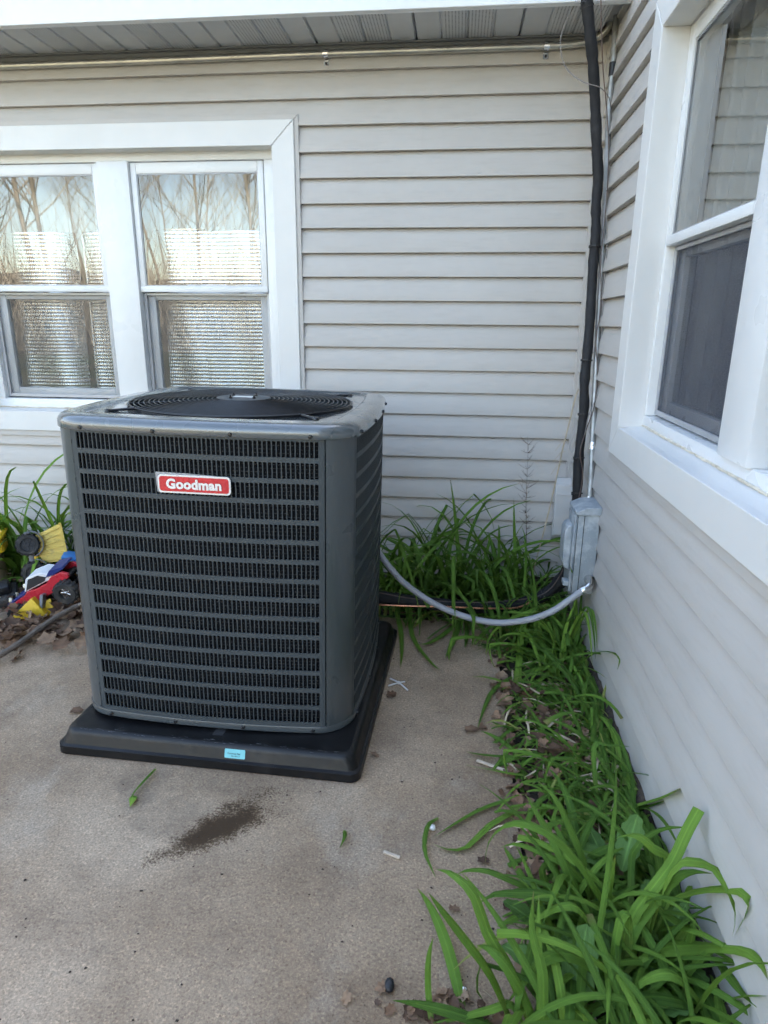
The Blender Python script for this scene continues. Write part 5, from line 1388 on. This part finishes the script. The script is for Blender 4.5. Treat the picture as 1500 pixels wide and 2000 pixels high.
sp += [(q.uniform(-.36, -.08), q.uniform(-1.50, -1.0), q.uniform(.008, .035), q.uniform(.4, .9)) for i in range(80)] + [(q.uniform(-.36, -.24), q.uniform(-1.85, -1.62), q.uniform(.005, .025), q.uniform(.4, .8)) for i in range(40)] + [(q.gauss(-.362, .02), q.uniform(-2.2, -.7), q.uniform(.002, .012), q.uniform(.25, .55)) for i in range(80)]
litter('leaf_litter', sp, 'crumbled brown leaf mould under the plants along the side wall', 2)
sp = [(q.uniform(-1.9, -.03), q.uniform(-.5, -.05), q.uniform(0, .015), q.uniform(.4, .8)) for i in range(120)]
litter('leaf_litter', sp, 'crumbled brown leaf mould under the plants along the back wall', 3)
sp = [(-.60 + q.gauss(.08, .07), -2.16 + q.gauss(0, .02), q.uniform(.003, .012), q.uniform(.2, .5)) for i in range(46)]
litter('leaf_litter', sp, 'crumbled brown leaf bits on the patio at the bottom edge', 4)
# single leaves lying where one can point at them
for (x, y, s_, lab) in ((-0.754, -1.092, .55, 'curled tan dead leaf on the patio under the white plastic cross'), (-0.772, -1.424, .45, 'crumbled brown leaf at the right edge of the black pad'), (-0.478, -1.262, .75, 'dark crumpled dead leaf on the patio near the bed, upper'),
                        (-0.442, -1.245, .5, 'small dark dead leaf touching the crumpled one near the bed'), (-1.792, -1.318, .6, 'brown dead leaf tucked behind the left end of the black pad'), (-0.530, -1.935, .42, 'dark balled-up dead leaf on the patio left of the arching leaves'),
                        (-0.395, -2.06, .6, 'orange-brown dead leaf under the nearest daylily clump'), (-1.86, -1.06, .5, 'flat dark leaf scrap in front of the leaf heap'), (-0.46, -1.79, .5, 'brown dead leaf under the long arching leaf'), (-0.36, -1.10, .8, 'reddish curled dead leaf on the patio edge beside the bed')):
    o = link('dead_leaf', rnd.choice(DLM), None, (x, y, 0.006), (rnd.uniform(-.2, .2), rnd.uniform(-.2, .2), rnd.uniform(0, 6)), s_); tag(o, lab, 'dead leaf', 'loose dead leaves')
for i in range(34):
    x = rnd.uniform(-2.45, -1.85); y = rnd.uniform(-1.0, -.55) + .1 * (x + 2.1)
    o = link('dead_leaf', rnd.choice(DLM), None, (x, y, 0.04 + rnd.random() * .012), (rnd.gauss(0, .4), rnd.gauss(0, .4), rnd.uniform(0, 6)), rnd.uniform(.8, 1.35)); tag(o, 'large curled brown leaf on top of the heap in front of the toys', 'dead leaf', 'top leaves of the heap by the toys')
br, _ = pipe_thing('fallen_branch', [(-2.10, -0.50, 0.075), (-2.165, -0.636, 0.066), (-2.20, -0.768, 0.064), (-2.222, -0.91, 0.052), (-2.232, -0.996, 0.046), (-2.248, -1.059, 0.04), (-2.262, -1.16, 0.028)], 0.0115, 'bark', 'grey-brown fallen branch lying across the dead leaves', 'branch', 8, 30, wob=0.12, seed=8)
mb = MB(); mb.tube([(-2.17, -.66, .07), (-2.12, -.66, .09), (-2.06, -.64, .085)], [.007, .006, .004], 6); obj('twig', mb, 'bark', br)

# ------------------------------------------------------------------ toys heaped at the left
def wheel_mesh(r_, w, hub_r, n=28, mat_t='tyre', treads=14):
    mb = MB(); xf = Matrix.Rotation(R(90), 4, 'X')
    prof = [(hub_r, -w * .30), (hub_r * 1.05, -w * .5), (r_ * .90, -w * .5), (r_ * .97, -w * .38), (r_, -w * .2), (r_, w * .2), (r_ * .97, w * .38), (r_ * .90, w * .5), (hub_r * 1.05, w * .5), (hub_r, w * .30)]
    mb.lathe(prof, n, xf, caps=False)
    for k in range(treads):
        a = 2 * math.pi * k / treads; m = Matrix.Rotation(a, 4, 'Y')
        for s_ in (-1, 1):
            m2 = m @ Matrix.Translation((0, s_ * w * .22, r_ * 1.0)) @ Matrix.Rotation(s_ * .35, 4, 'Z')
            mb.box(-r_ * .09, r_ * .09, -w * .24, w * .24, -r_ * .03, r_ * .055, r_ * .02, 0, m2)
    return mb
def hub_mesh(hub_r, w, spokes):
    mb = MB(); xf = Matrix.Rotation(R(90), 4, 'X')
    mb.lathe([(0, -w * .26), (hub_r, -w * .26), (hub_r, w * .26), (0, w * .26)], 20, xf)
    for s_ in (-1, 1):
        mb.lathe([(hub_r * .25, 0), (hub_r * .25, w * .16), (0, w * .17)], 10, Matrix.Translation((0, s_ * w * .26, 0)) @ Matrix.Rotation(-s_ * R(90), 4, 'X'))
        for k in range(spokes):
            a = 2 * math.pi * k / spokes; m = Matrix.Translation((0, s_ * w * .28, 0)) @ Matrix.Rotation(a, 4, 'Y')
            mb.box(hub_r * .22, hub_r * .95, -w * .05, w * .05, -hub_r * .10, hub_r * .10, 0.0008, 0, m)
    return mb
def put_wheel(parent, loc, r_, w, hub_r, hub_mat, spokes=6, treads=14):
    o = obj('wheel', wheel_mesh(r_, w, hub_r, treads=treads), 'tyre', parent, smooth=35); o.location = loc
    h = obj('rim', hub_mesh(hub_r, w, spokes), hub_mat, o, smooth=35)
    return o
def frame(x, y, z, o):
    m = Matrix((x, y, z)).transposed().to_4x4(); m.translation = o; return m

# toy dump truck lying on its end, wheels towards the left
xa = unit(Vector((0.20, -0.18, -1.0))); za = Vector((0.80, 0.58, 0.05)); za = unit(za - xa * za.dot(xa)); ya = za.cross(xa)
tr = thing('toy_truck', 'grey and faded yellow toy dump truck tipped on its end', 'toy truck', (0, 0, 0), local=True)
tr.matrix_world = frame(xa, ya, za, Vector((-2.545, -0.395, 0.175)))
mb = MB(); mb.box(-.125, .120, -.036, .036, -.012, .016, .004); mb.box(-.105, -.02, -.046, .046, .010, .030, .004); mb.box(.03, .11, -.046, .046, .008, .034, .005); obj('chassis', mb, 'toy_grey', tr, smooth=35)
mb = MB()
for x in (-.066, .066):
    for s_ in (-1, 1):
        pts = [(x + .062 * math.cos(a), s_ * .056, .006 + .058 * math.sin(a)) for a in [R(12 + 156 * i / 8) for i in range(9)]]
        vs = []
        for p in pts: vs += [(p[0], p[1] - .024, p[2]), (p[0], p[1] + .024, p[2])]
        mb.add(vs, [(2 * i, 2 * i + 1, 2 * i + 3, 2 * i + 2) for i in range(8)])
o = obj('fender', mb, 'toy_grey', tr, smooth=True, fix=False); so = o.modifiers.new('solid', 'SOLIDIFY'); so.thickness = .004
for x in (-.066, .066):
    for s_ in (-1, 1): put_wheel(tr, (x, s_ * .058, -.004), .050, .046, .030, 'dark_gap', 5)
mb = MB()
b0, b1, d0, d1 = -.122, .048, .050, .066
vs = [(-.10, -.050, .034), (.03, -.050, .034), (.03, .050, .034), (-.10, .050, .034), (-.138, -.072, .150), (.045, -.072, .150), (.045, .072, .150), (-.138, .072, .150)]
mb.add(vs, [(0, 1, 2, 3), (0, 1, 5, 4), (1, 2, 6, 5), (2, 3, 7, 6), (3, 0, 4, 7)])
bed = obj('tipper_bed', mb, 'yellow_pale', tr, fix=False); so = bed.modifiers.new('solid', 'SOLIDIFY'); so.thickness = .004
for i in range(6):
    t = (i + .5) / 6
    for s_ in (-1, 1):
        r_ = MB(); x0 = -.10 + .13 * t; x1 = -.138 + .183 * t
        r_.tube([(x0, s_ * .0525, .038), (x1, s_ * .0745, .148)], .0042, 5); obj('rib', r_, 'yellow_pale', bed)
for s_ in (-1, 1):
    r_ = MB(); r_.box(-.14, .047, s_ * .0735 - .003, s_ * .0735 + .003, .142, .152, .001); obj('bed_rim', r_, 'yellow_pale', bed)
mb = MB(); mb.prism([(.055, .036), (.120, .036), (.122, .070), (.102, .104), (.058, .106)], -.046, .046, lambda a, b, d: (a, d, b)); cb = obj('cab', mb, 'yellow', tr); bv = cb.modifiers.new('bevel', 'BEVEL'); bv.width = .005; bv.segments = 2
mb = MB(); mb.box(.066, .098, -.0475, .0475, .072, .098, .002); obj('cab_window', mb, 'dark_gap', cb)
for (x, y) in ((-.05, -.0475), (.0, -.0475)):
    mb = MB(); mb.lathe([(.010, 0), (.010, .004), (.006, .006), (0, .006)], 10, Matrix.Translation((x, y, .020)) @ Matrix.Rotation(R(90), 4, 'X')); obj('bolt', mb, 'yellow', tr)

# blue toy block behind the truck
bl = thing('toy_block', 'bright blue plastic toy piece with round knobs beside the tipped truck', 'toy', (-2.375, -0.36, 0.035), local=True, rot=(R(8), R(14), R(18)))
mb = MB(); mb.box(-.055, .05, -.03, .03, .02, .16, .004); mb.box(-.06, .055, -.034, .034, .145, .158, .002); obj('block_body', mb, 'blue', bl, smooth=35)
for z in (.06, .095):
    mb = MB(); mb.lathe([(.016, 0), (.016, .018), (.013, .021), (0, .021)], 14, Matrix.Translation((.050, -.005, z)) @ Matrix.Rotation(R(90), 4, 'Y')); obj('knob', mb, 'blue', bl, smooth=40)
mb = MB(); mb.box(.03, .045, -.032, .032, .03, .19, .003); obj('upright_bar', mb, 'blue', bl)

# toy buggy: red sides, white cab, blue bonnet, fat black tyres
dx = unit(Vector((0.335, 0.02, 0.155))); zz_ = Vector((-.40, -.18, 1.0)); zz_ = unit(zz_ - dx * zz_.dot(dx)); yy_ = zz_.cross(dx)
bg = thing('toy_buggy', 'red white and blue toy buggy with fat black tyres, nose down', 'toy car', (0, 0, 0), local=True)
bg.matrix_world = frame(dx, yy_, zz_, Vector((-2.375, -0.575, 0.103)))
sidep = [(-.185, -.012), (-.12, -.022), (-.05, -.026), (.06, -.020), (.095, .000), (.135, .004), (.172, .016), (.178, .032), (.155, .052), (.10, .050), (.062, .030), (.0, .026), (-.04, .032), (-.06, .020), (-.13, .008), (-.183, .000)]
for s_ in (-1, 1):
    mb = MB(); mb.prism(sidep, s_ * .040, s_ * .056, lambda a, b, d: (a, d, b)); o = obj('side_panel', mb, 'red', bg); bv = o.modifiers.new('bevel', 'BEVEL'); bv.width = .003; bv.segments = 2
mb = MB(); mb.prism([(-.182, -.010), (.10, -.016), (.165, .014), (.165, .026), (.0, .016), (-.13, .004)], -.0395, .0395, lambda a, b, d: (a, d, b)); obj('floor_pan', mb, 'black', bg)
mb = MB(); mb.prism([(-.175, .000), (-.05, .020), (-.04, .030), (-.06, .031), (-.172, .010)], -.039, .039, lambda a, b, d: (a, d, b)); o = obj('bonnet', mb, 'navy', bg); bv = o.modifiers.new('bevel', 'BEVEL'); bv.width = .004; bv.segments = 2
mb = MB(); mb.prism([(-.060, .030), (.075, .036), (.11, .052), (.062, .084), (-.006, .086), (-.018, .082)], -.044, .044, lambda a, b, d: (a, d, b)); cabo = obj('cab', mb, 'toy_white', bg); bv = cabo.modifiers.new('bevel', 'BEVEL'); bv.width = .004; bv.segments = 2
for s_ in (-1, 1):
    mb = MB(); mb.prism([(-.045, .036), (.058, .042), (.074, .056), (.046, .077), (-.004, .078)], s_ * .0442, s_ * .0462, lambda a, b, d: (a, d, b)); obj('cab_window', mb, 'dark_gap', cabo)
mb = MB(); mb.prism([(.075, .0855 - .03), (.12, .054), (.17, .060), (.168, .068), (.11, .078)], -.05, .05, lambda a, b, d: (a, d, b)); obj('rear_deck', mb, 'navy', bg)
for (x, z) in ((-.155, .018), (-.05, .050)):
    for y in (-.022, .022):
        mb = MB(); mb.lathe([(.0, -.010), (.010, -.008), (.0125, .0), (.010, .008), (0, .009)], 10, Matrix.Translation((x, y, z)) @ Matrix.Rotation(R(-70), 4, 'Y')); obj('headlight', mb, 'cream', bg, smooth=40)
for x, z, r_ in ((.135, -.034, .052), (-.120, -.045, .046)):
    for s_ in (-1, 1): put_wheel(bg, (x, s_ * .074, z), r_, .044, r_ * .48, 'chrome', 7, 16)
for x, z in ((.135, -.034), (-.120, -.045)):
    mb = MB(); mb.tube([(x, -.07, z), (x, .07, z)], .005, 6); mb.tube([(x, -.05, z), (x - .02, -.03, .0)], .004, 5); mb.tube([(x, .05, z), (x - .02, .03, .0)], .004, 5); obj('axle', mb, 'black', bg)

# yellow plough blade
pl = thing('toy_plough', 'yellow plastic toy plough blade standing in the dead leaves', 'toy', (-2.365, -0.705, 0.02), local=True, rot=(R(-12), R(6), R(14)))
mb = MB(); mb.prism([(-.085, -.012), (.0, .088), (.066, .012), (.030, .004), (-.02, -.006)], -.004, .004, lambda a, b, d: (a, d, b)); o = obj('blade', mb, 'yellow', pl); bv = o.modifiers.new('bevel', 'BEVEL'); bv.width = .002; bv.segments = 1
mb = MB(); mb.prism([(.052, .000), (.066, .012), (.0, .088), (-.006, .080)], .0045, .035, lambda a, b, d: (a, d, b)); mb.prism([(.040, -.012), (.085, .020), (.062, .080), (.046, .070)], .036, .044, lambda a, b, d: (a, d, b)); obj('back_plate', mb, 'yellow', pl)
mb = MB(); mb.box(.028, .042, .008, .05, .02, .10, .002); obj('arm', mb, 'toy_grey', pl)

# yellow bucket / tray cut by the left picture edge
bk = thing('toy_bucket', 'yellow plastic toy bucket at the left picture edge', 'bucket', (-2.735, -0.40, 0.20), local=True, rot=(R(10), R(-14), R(20)))
mb = MB(); rings = [rrect(0, 0, w, h, .02, 4) for w, h in ((.13, .09), (.150, .110), (.165, .125))]
zs = [.0, .055, .085]; n_ = len(rings[0]); vs = [(x, y, z) for r_, z in zip(rings, zs) for x, y in r_]
mb.add(vs, [tuple(range(n_))] + [(i * n_ + k, i * n_ + (k + 1) % n_, (i + 1) * n_ + (k + 1) % n_, (i + 1) * n_ + k) for i in range(2) for k in range(n_)])
o = obj('shell', mb, 'yellow', bk, smooth=35, fix=False); so = o.modifiers.new('solid', 'SOLIDIFY'); so.thickness = .004
mb = MB(); r1, r2 = rrect(0, 0, .165, .125, .02, 4), rrect(0, 0, .186, .146, .028, 4)
mb.add([(x, y, .085) for x, y in r1] + [(x, y, .082) for x, y in r2] + [(x, y, .074) for x, y in r2], [(k, (k + 1) % n_, n_ + (k + 1) % n_, n_ + k) for k in range(n_)] + [(n_ + k, n_ + (k + 1) % n_, 2 * n_ + (k + 1) % n_, 2 * n_ + k) for k in range(n_)])
obj('rolled_rim', mb, 'yellow', bk, smooth=35, fix=False)
# what the bucket stands on: a cracked tan tub
tb = thing('plastic_tub', 'pale tan plastic tub under the yellow bucket', 'tub', (-2.80, -0.38, 0.0), local=True, rot=(0, R(-6), R(10)))
mb = MB(); mb.lathe([(.0, .0), (.085, .0), (.098, .16), (.104, .19), (.100, .19), (.082, .01), (0, .01)], 20, caps=False); obj('tub_wall', mb, simple('tan_plastic', (0.36, 0.26, 0.17), 0.6, var=.15), tb, smooth=35)

# black toy parts lying between the others
cw = thing('toy_chassis', 'black toy chassis with a silver clip lying left of the buggy', 'toy', (-2.60, -0.55, 0.02), local=True, rot=(R(20), R(-10), R(30)))
mb = MB(); mb.box(-.07, .07, -.05, .05, .02, .055, .01); mb.box(-.045, .05, -.035, .03, .055, .10, .012); obj('shell', mb, 'black', cw, smooth=35)
mb = MB(); mb.tube(crom([(-.03, -.052, .03), (-.02, -.07, .06), (.01, -.065, .08), (.02, -.05, .06)], 12), .0025, 6); obj('clip', mb, 'chrome', cw)
mb = MB(); mb.lathe([(.03, 0), (.03, .03), (.024, .034), (0, .034)], 14, Matrix.Translation((.02, -.05, .04)) @ Matrix.Rotation(R(90), 4, 'X')); obj('wheel_stub', mb, 'tyre', cw, smooth=35)
rc = thing('remote_control', 'black toy remote control with silver buttons behind the blue piece', 'remote control', (-2.40, -0.27, 0.03), local=True, rot=(R(35), R(12), R(-15)))
mb = MB(); mb.box(-.06, .06, -.04, .04, .02, .05, .012); obj('case', mb, 'black', rc, smooth=35)
for x in (-.03, .01, .035):
    mb = MB(); mb.lathe([(.008, .05), (.008, .056), (0, .057)], 10, Matrix.Translation((x, -.005, 0))); obj('button', mb, 'chrome', rc)
mb = MB(); mb.tube(crom([(.05, .0, .045), (.07, -.01, .09), (.05, -.03, .12), (.02, -.03, .10)], 14), .002, 5); obj('cord', mb, 'wire_grey', rc)
cb_ = thing('circuit_board', 'small green circuit board with chips beside the blue piece', 'circuit board', (-2.315, -0.47, 0.125), local=True, rot=(R(28), R(-22), R(20)))
mb = MB(); mb.box(-.06, .06, -.035, .035, 0, .003, .0005); obj('board', mb, simple('dull_green_board', (0.13, 0.19, 0.14), .5, var=.3, vscale=50), cb_)
q = random.Random(3)
for i in range(9):
    mb = MB(); x, y = q.uniform(-.05, .05), q.uniform(-.028, .028); a, b = q.uniform(.004, .011), q.uniform(.003, .008)
    mb.box(x - a, x + a, y - b, y + b, .0032, .0032 + q.uniform(.002, .007), .0004); obj('chip', mb, q.choice(['black', 'chrome', 'yellow_pale', 'toy_white']), cb_)

# ------------------------------------------------------------------ small things on the patio
def scrap(name, pts, w, mat, label, cat, cut=False, grp=None):
    mb = blade(pts, w, n=9, cut=cut, base_w=.7, fold=.3, twist=.8); o = obj(name, mb, mat, smooth=True, fix=False); return tag(recentre(o), label, cat, grp)
scrap('leaf_scrap', [(-1.398, -1.570, .010), (-1.403, -1.625, .016), (-1.412, -1.672, .012), (-1.408, -1.705, .008)], .011, 'leaf', 'twisted green leaf scrap on the concrete in front of the pad', 'leaf scrap', grp='green leaf scraps on the patio')
scrap('leaf_scrap', [(-1.412, -1.680, .006), (-1.402, -1.700, .012), (-1.399, -1.722, .006)], .022, 'leaf_fresh', 'short broad leaf tip lying against the twisted green scrap', 'leaf scrap', grp='green leaf scraps on the patio')
scrap('leaf_scrap', [(-0.812, -1.735, .006), (-0.808, -1.765, .012), (-0.815, -1.795, .006)], .011, 'leaf', 'tiny green leaf scrap alone in the middle of the patio', 'leaf scrap', grp='green leaf scraps on the patio')
scrap('leaf_scrap', [(-0.36, -1.56, .010), (-0.46, -1.62, .012), (-0.54, -1.69, .010), (-0.585, -1.735, .008)], .016, 'leaf', 'long limp leaf lying across the patio towards the white scrap', 'leaf scrap', grp='green leaf scraps on the patio')
scrap('leaf_scrap', [(-0.35, -1.60, .012), (-0.44, -1.68, .016), (-0.50, -1.755, .010), (-0.548, -1.768, .008), (-0.59, -1.755, .010)], .020, 'leaf_fresh', 'folded limp leaf bending on the patio beside the long one', 'leaf scrap', grp='green leaf scraps on the patio')
scrap('leaf_scrap', [(-0.575, -1.665, .008), (-0.600, -1.70, .014), (-0.605, -1.78, .012), (-0.575, -1.86, .012)], .014, 'leaf', 'limp leaf hooked round the white scrap on the patio', 'leaf scrap', grp='green leaf scraps on the patio')
scrap('leaf_scrap', [(-0.33, -1.38, .012), (-0.40, -1.40, .018), (-0.47, -1.385, .008), (-.50, -1.375, .006)], .016, 'leaf', 'dark limp leaf lying over the patio edge beside the crumpled leaf', 'leaf scrap', grp='green leaf scraps on the patio')
scrap('leaf_scrap', [(-0.33, -1.47, .014), (-0.37, -1.475, .018), (-0.43, -1.455, .010), (-.50, -1.44, .006)], .014, 'leaf_fresh', 'pale limp leaf lying over the patio edge above the straw sliver', 'leaf scrap', grp='green leaf scraps on the patio')
mb = MB(); mb.tube([(-.770, -.985, .006), (-.735, -1.012, .008), (-.700, -1.055, .006)], .0028, 6); mb.tube([(-.772, -1.035, .006), (-.735, -1.013, .0085), (-.715, -1.000, .006)], .0026, 6); mb.lathe([(.006, .004), (.006, .011), (0, .012)], 8, Matrix.Translation((-.736, -1.012, 0)))
tag(recentre(obj('plastic_tie', mb, 'white_bit')), 'white plastic cross-shaped tie on the concrete beside the pad', 'plastic tie')
mb = MB(); mb.box(-.022, .022, -.004, .004, 0, .005, .001, 0, Matrix.Translation((-.684, -1.798, .002)) @ Matrix.Rotation(R(-18), 4, 'Z')); tag(recentre(obj('wood_chip', mb, 'wood')), 'small pale wood chip on the open patio', 'wood chip', 'pale slivers on the patio')
mb = MB(); mb.box(-.045, .045, -.005, .005, 0, .004, .001, 0, Matrix.Translation((-.425, -1.435, .006)) @ Matrix.Rotation(R(-24), 4, 'Z')); tag(recentre(obj('straw_sliver', mb, 'wood')), 'pale straw sliver at the patio edge beside the clippings', 'straw', 'pale slivers on the patio')
def lump(loc, s_, mat, seed, name, label, cat, n=2):
    q = random.Random(seed); bm = bmesh.new(); bmesh.ops.create_icosphere(bm, subdivisions=2, radius=1)
    for v in bm.verts: v.co *= q.uniform(.8, 1.15)
    bm.verts.index_update(); mb = MB(); mb.add([(loc[0] + v.co.x * s_[0], loc[1] + v.co.y * s_[1], loc[2] + v.co.z * s_[2]) for v in bm.verts], [[v.index for v in f.verts] for f in bm.faces]); bm.free()
    o = obj(name, mb, mat, smooth=True); return tag(recentre(o), label, cat)
lump((-.657, -2.126, .008), (.010, .016, .010), 'stone', 1, 'pebble', 'shiny black pebble at the bottom of the patio', 'pebble')
lump((-.590, -1.700, .007), (.011, .009, .007), 'white_bit', 2, 'white_scrap', 'white foam scrap on the patio beside the limp leaves', 'scrap')
lump((-.51, -2.115, .005), (.005, .004, .004), 'white_bit', 3, 'white_scrap', 'tiny white crumb among the leaf bits at the bottom edge', 'scrap')
q = random.Random(91); mb = MB()
for i in range(210):
    x, y = q.uniform(-2.2, -.38), q.uniform(-2.35, -.6)
    if -1.75 < x < -.78 and y > -1.58: continue
    s_ = q.uniform(.0012, .0042); a = q.uniform(0, 6.28)
    p = [(x + s_ * q.uniform(.6, 1.5) * math.cos(a + k * 1.57), y + s_ * q.uniform(.5, 1.2) * math.sin(a + k * 1.57), .0012) for k in range(4)]
    mb.add(p + [(x, y, .0012 + s_ * q.uniform(.3, .8))], [(0, 1, 4), (1, 2, 4), (2, 3, 4), (3, 0, 4)])
o = obj('patio_crumbs', mb, 'soil', fix=False); o['kind'] = 'stuff'; tag(o, 'scattered dark crumbs of soil and leaf over the concrete', 'debris')

# ------------------------------------------------------------------ the wood behind the viewer, mirrored in the left window; west end added to block low sky light
def tree_mesh(seed, H):
    q = random.Random(seed); tr_ = MB(); cr_ = MB()
    def grow(p, d, l_, r_, depth):
        pts = [p]; n = 4 if depth else 8
        for i in range(n):
            d = unit(d + Vector((q.gauss(0, .10), q.gauss(0, .10), q.gauss(.02, .06)))); pts.append(pts[-1] + d * (l_ / n))
        rr = [r_ * (1 - .62 * i / n) for i in range(n + 1)]
        (tr_ if depth == 0 else cr_).tube(pts, rr, 6 if depth < 1 else 3, caps=False)
        if depth >= 3: return
        k = (16, 6, 5)[depth]
        for j in range(k):
            t = q.uniform(.28 if depth == 0 else .2, 1.0); i = min(int(t * n), n - 1); b = pts[i].lerp(pts[i + 1], t * n - i)
            a = q.uniform(0, 6.28); up = q.uniform(.25, .9)
            nd = unit(Vector((math.cos(a), math.sin(a), up)) + d * .5)
            grow(b, nd, l_ * q.uniform(.30, .50) * (1.15 - .5 * t if depth == 0 else 1), rr[i] * q.uniform(.35, .6), depth + 1)
    grow(Vector((0, 0, -.1)), Vector((0, 0, 1)), H, H * .007 + .02, 0)
    return tr_, cr_
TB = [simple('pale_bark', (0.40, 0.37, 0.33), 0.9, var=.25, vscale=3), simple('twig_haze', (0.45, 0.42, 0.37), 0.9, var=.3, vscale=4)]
TM = []
for s_ in range(4):
    a, b = tree_mesh(200 + s_, 13.0)
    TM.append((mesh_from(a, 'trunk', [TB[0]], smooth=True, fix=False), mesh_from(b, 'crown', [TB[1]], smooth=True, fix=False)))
BANK0, BANK1, BANKH = 24.0, 62.0, 5.0
def bank_z(x, y):
    d = math.hypot(x + 2, y + 1)
    wst = max(0.0, min(1.0, (-(y + 1) / max(d, .1) - 0.75) / -0.45))      # west bank is invented, raised to block low light on the side wall
    return (BANKH + 5.0 * wst) * max(0.0, min(1.0, (d - BANK0) / (BANK1 - BANK0))) ** 1.15 - .03
q = random.Random(12)
for i in range(56):
    if i < 46: a_ = R(-166 + 88 * (i + q.random() * .8) / 46); d_ = q.choice((q.uniform(27, 40), q.uniform(40, 58)))
    else: a_ = R(-232 + 62 * (i - 46 + q.random() * .8) / 10); d_ = q.uniform(26, 34)  # unseen western trees, added to cut horizon light from the left
    x, y = -2 + d_ * math.cos(a_), -1 + d_ * math.sin(a_)
    t = thing('bare_tree', 'bare spring tree of the wood mirrored in the foil-lined window and its added western end', 'tree', (x, y, bank_z(x, y)), 'bare trees mirrored in the window', local=True)
    t.rotation_euler = (0, 0, q.uniform(0, 6)); t.scale = (q.uniform(.75, 1.2),) * 3
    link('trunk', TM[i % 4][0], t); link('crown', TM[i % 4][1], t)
q = random.Random(14); mb = MB()
for i in range(8000):
    a_ = R(q.uniform(-235, -70)); d_ = q.uniform(26, 60); x, y = -2 + d_ * math.cos(a_), -1 + d_ * math.sin(a_); h = q.uniform(.8, 3.0) * (2.4 if q.random() < .35 else 1)
    z0 = bank_z(x, y) - .05
    a, b = q.gauss(0, .35), q.gauss(0, .35); w = q.uniform(.012, .035)
    ca, sa = -math.sin(a_), math.cos(a_)
    mb.add([(x - w * ca, y - w * sa, z0), (x + w * ca, y + w * sa, z0), (x + a * h + w * .3 * ca, y + b * h + w * .3 * sa, z0 + h), (x + a * h - w * .3 * ca, y + b * h - w * .3 * sa, z0 + h)], [(0, 1, 2, 3)])
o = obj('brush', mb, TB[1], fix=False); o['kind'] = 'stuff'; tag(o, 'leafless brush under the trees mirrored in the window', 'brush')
mb = MB(); vs = []; NA, NR = 44, 10
for j in range(NR + 1):
    d_ = BANK0 + (BANK1 - BANK0) * j / NR
    for i in range(NA + 1):
        a_ = R(-240 + 200 * i / NA); x, y = -2 + d_ * math.cos(a_), -1 + d_ * math.sin(a_); vs.append((x, y, bank_z(x, y) + (q.uniform(-.5, .7) if j else 0)))
mb.add(vs, [(j * (NA + 1) + i, j * (NA + 1) + i + 1, (j + 1) * (NA + 1) + i + 1, (j + 1) * (NA + 1) + i) for j in range(NR) for i in range(NA)])
struct(obj('woodland_slope', mb, simple('leaf_strewn_slope', (.24, .21, .165), .95, var=.4, vscale=1.2, dirt=(.085, .095, .05), dscale=.8), smooth=True))  # takes in the added western bank
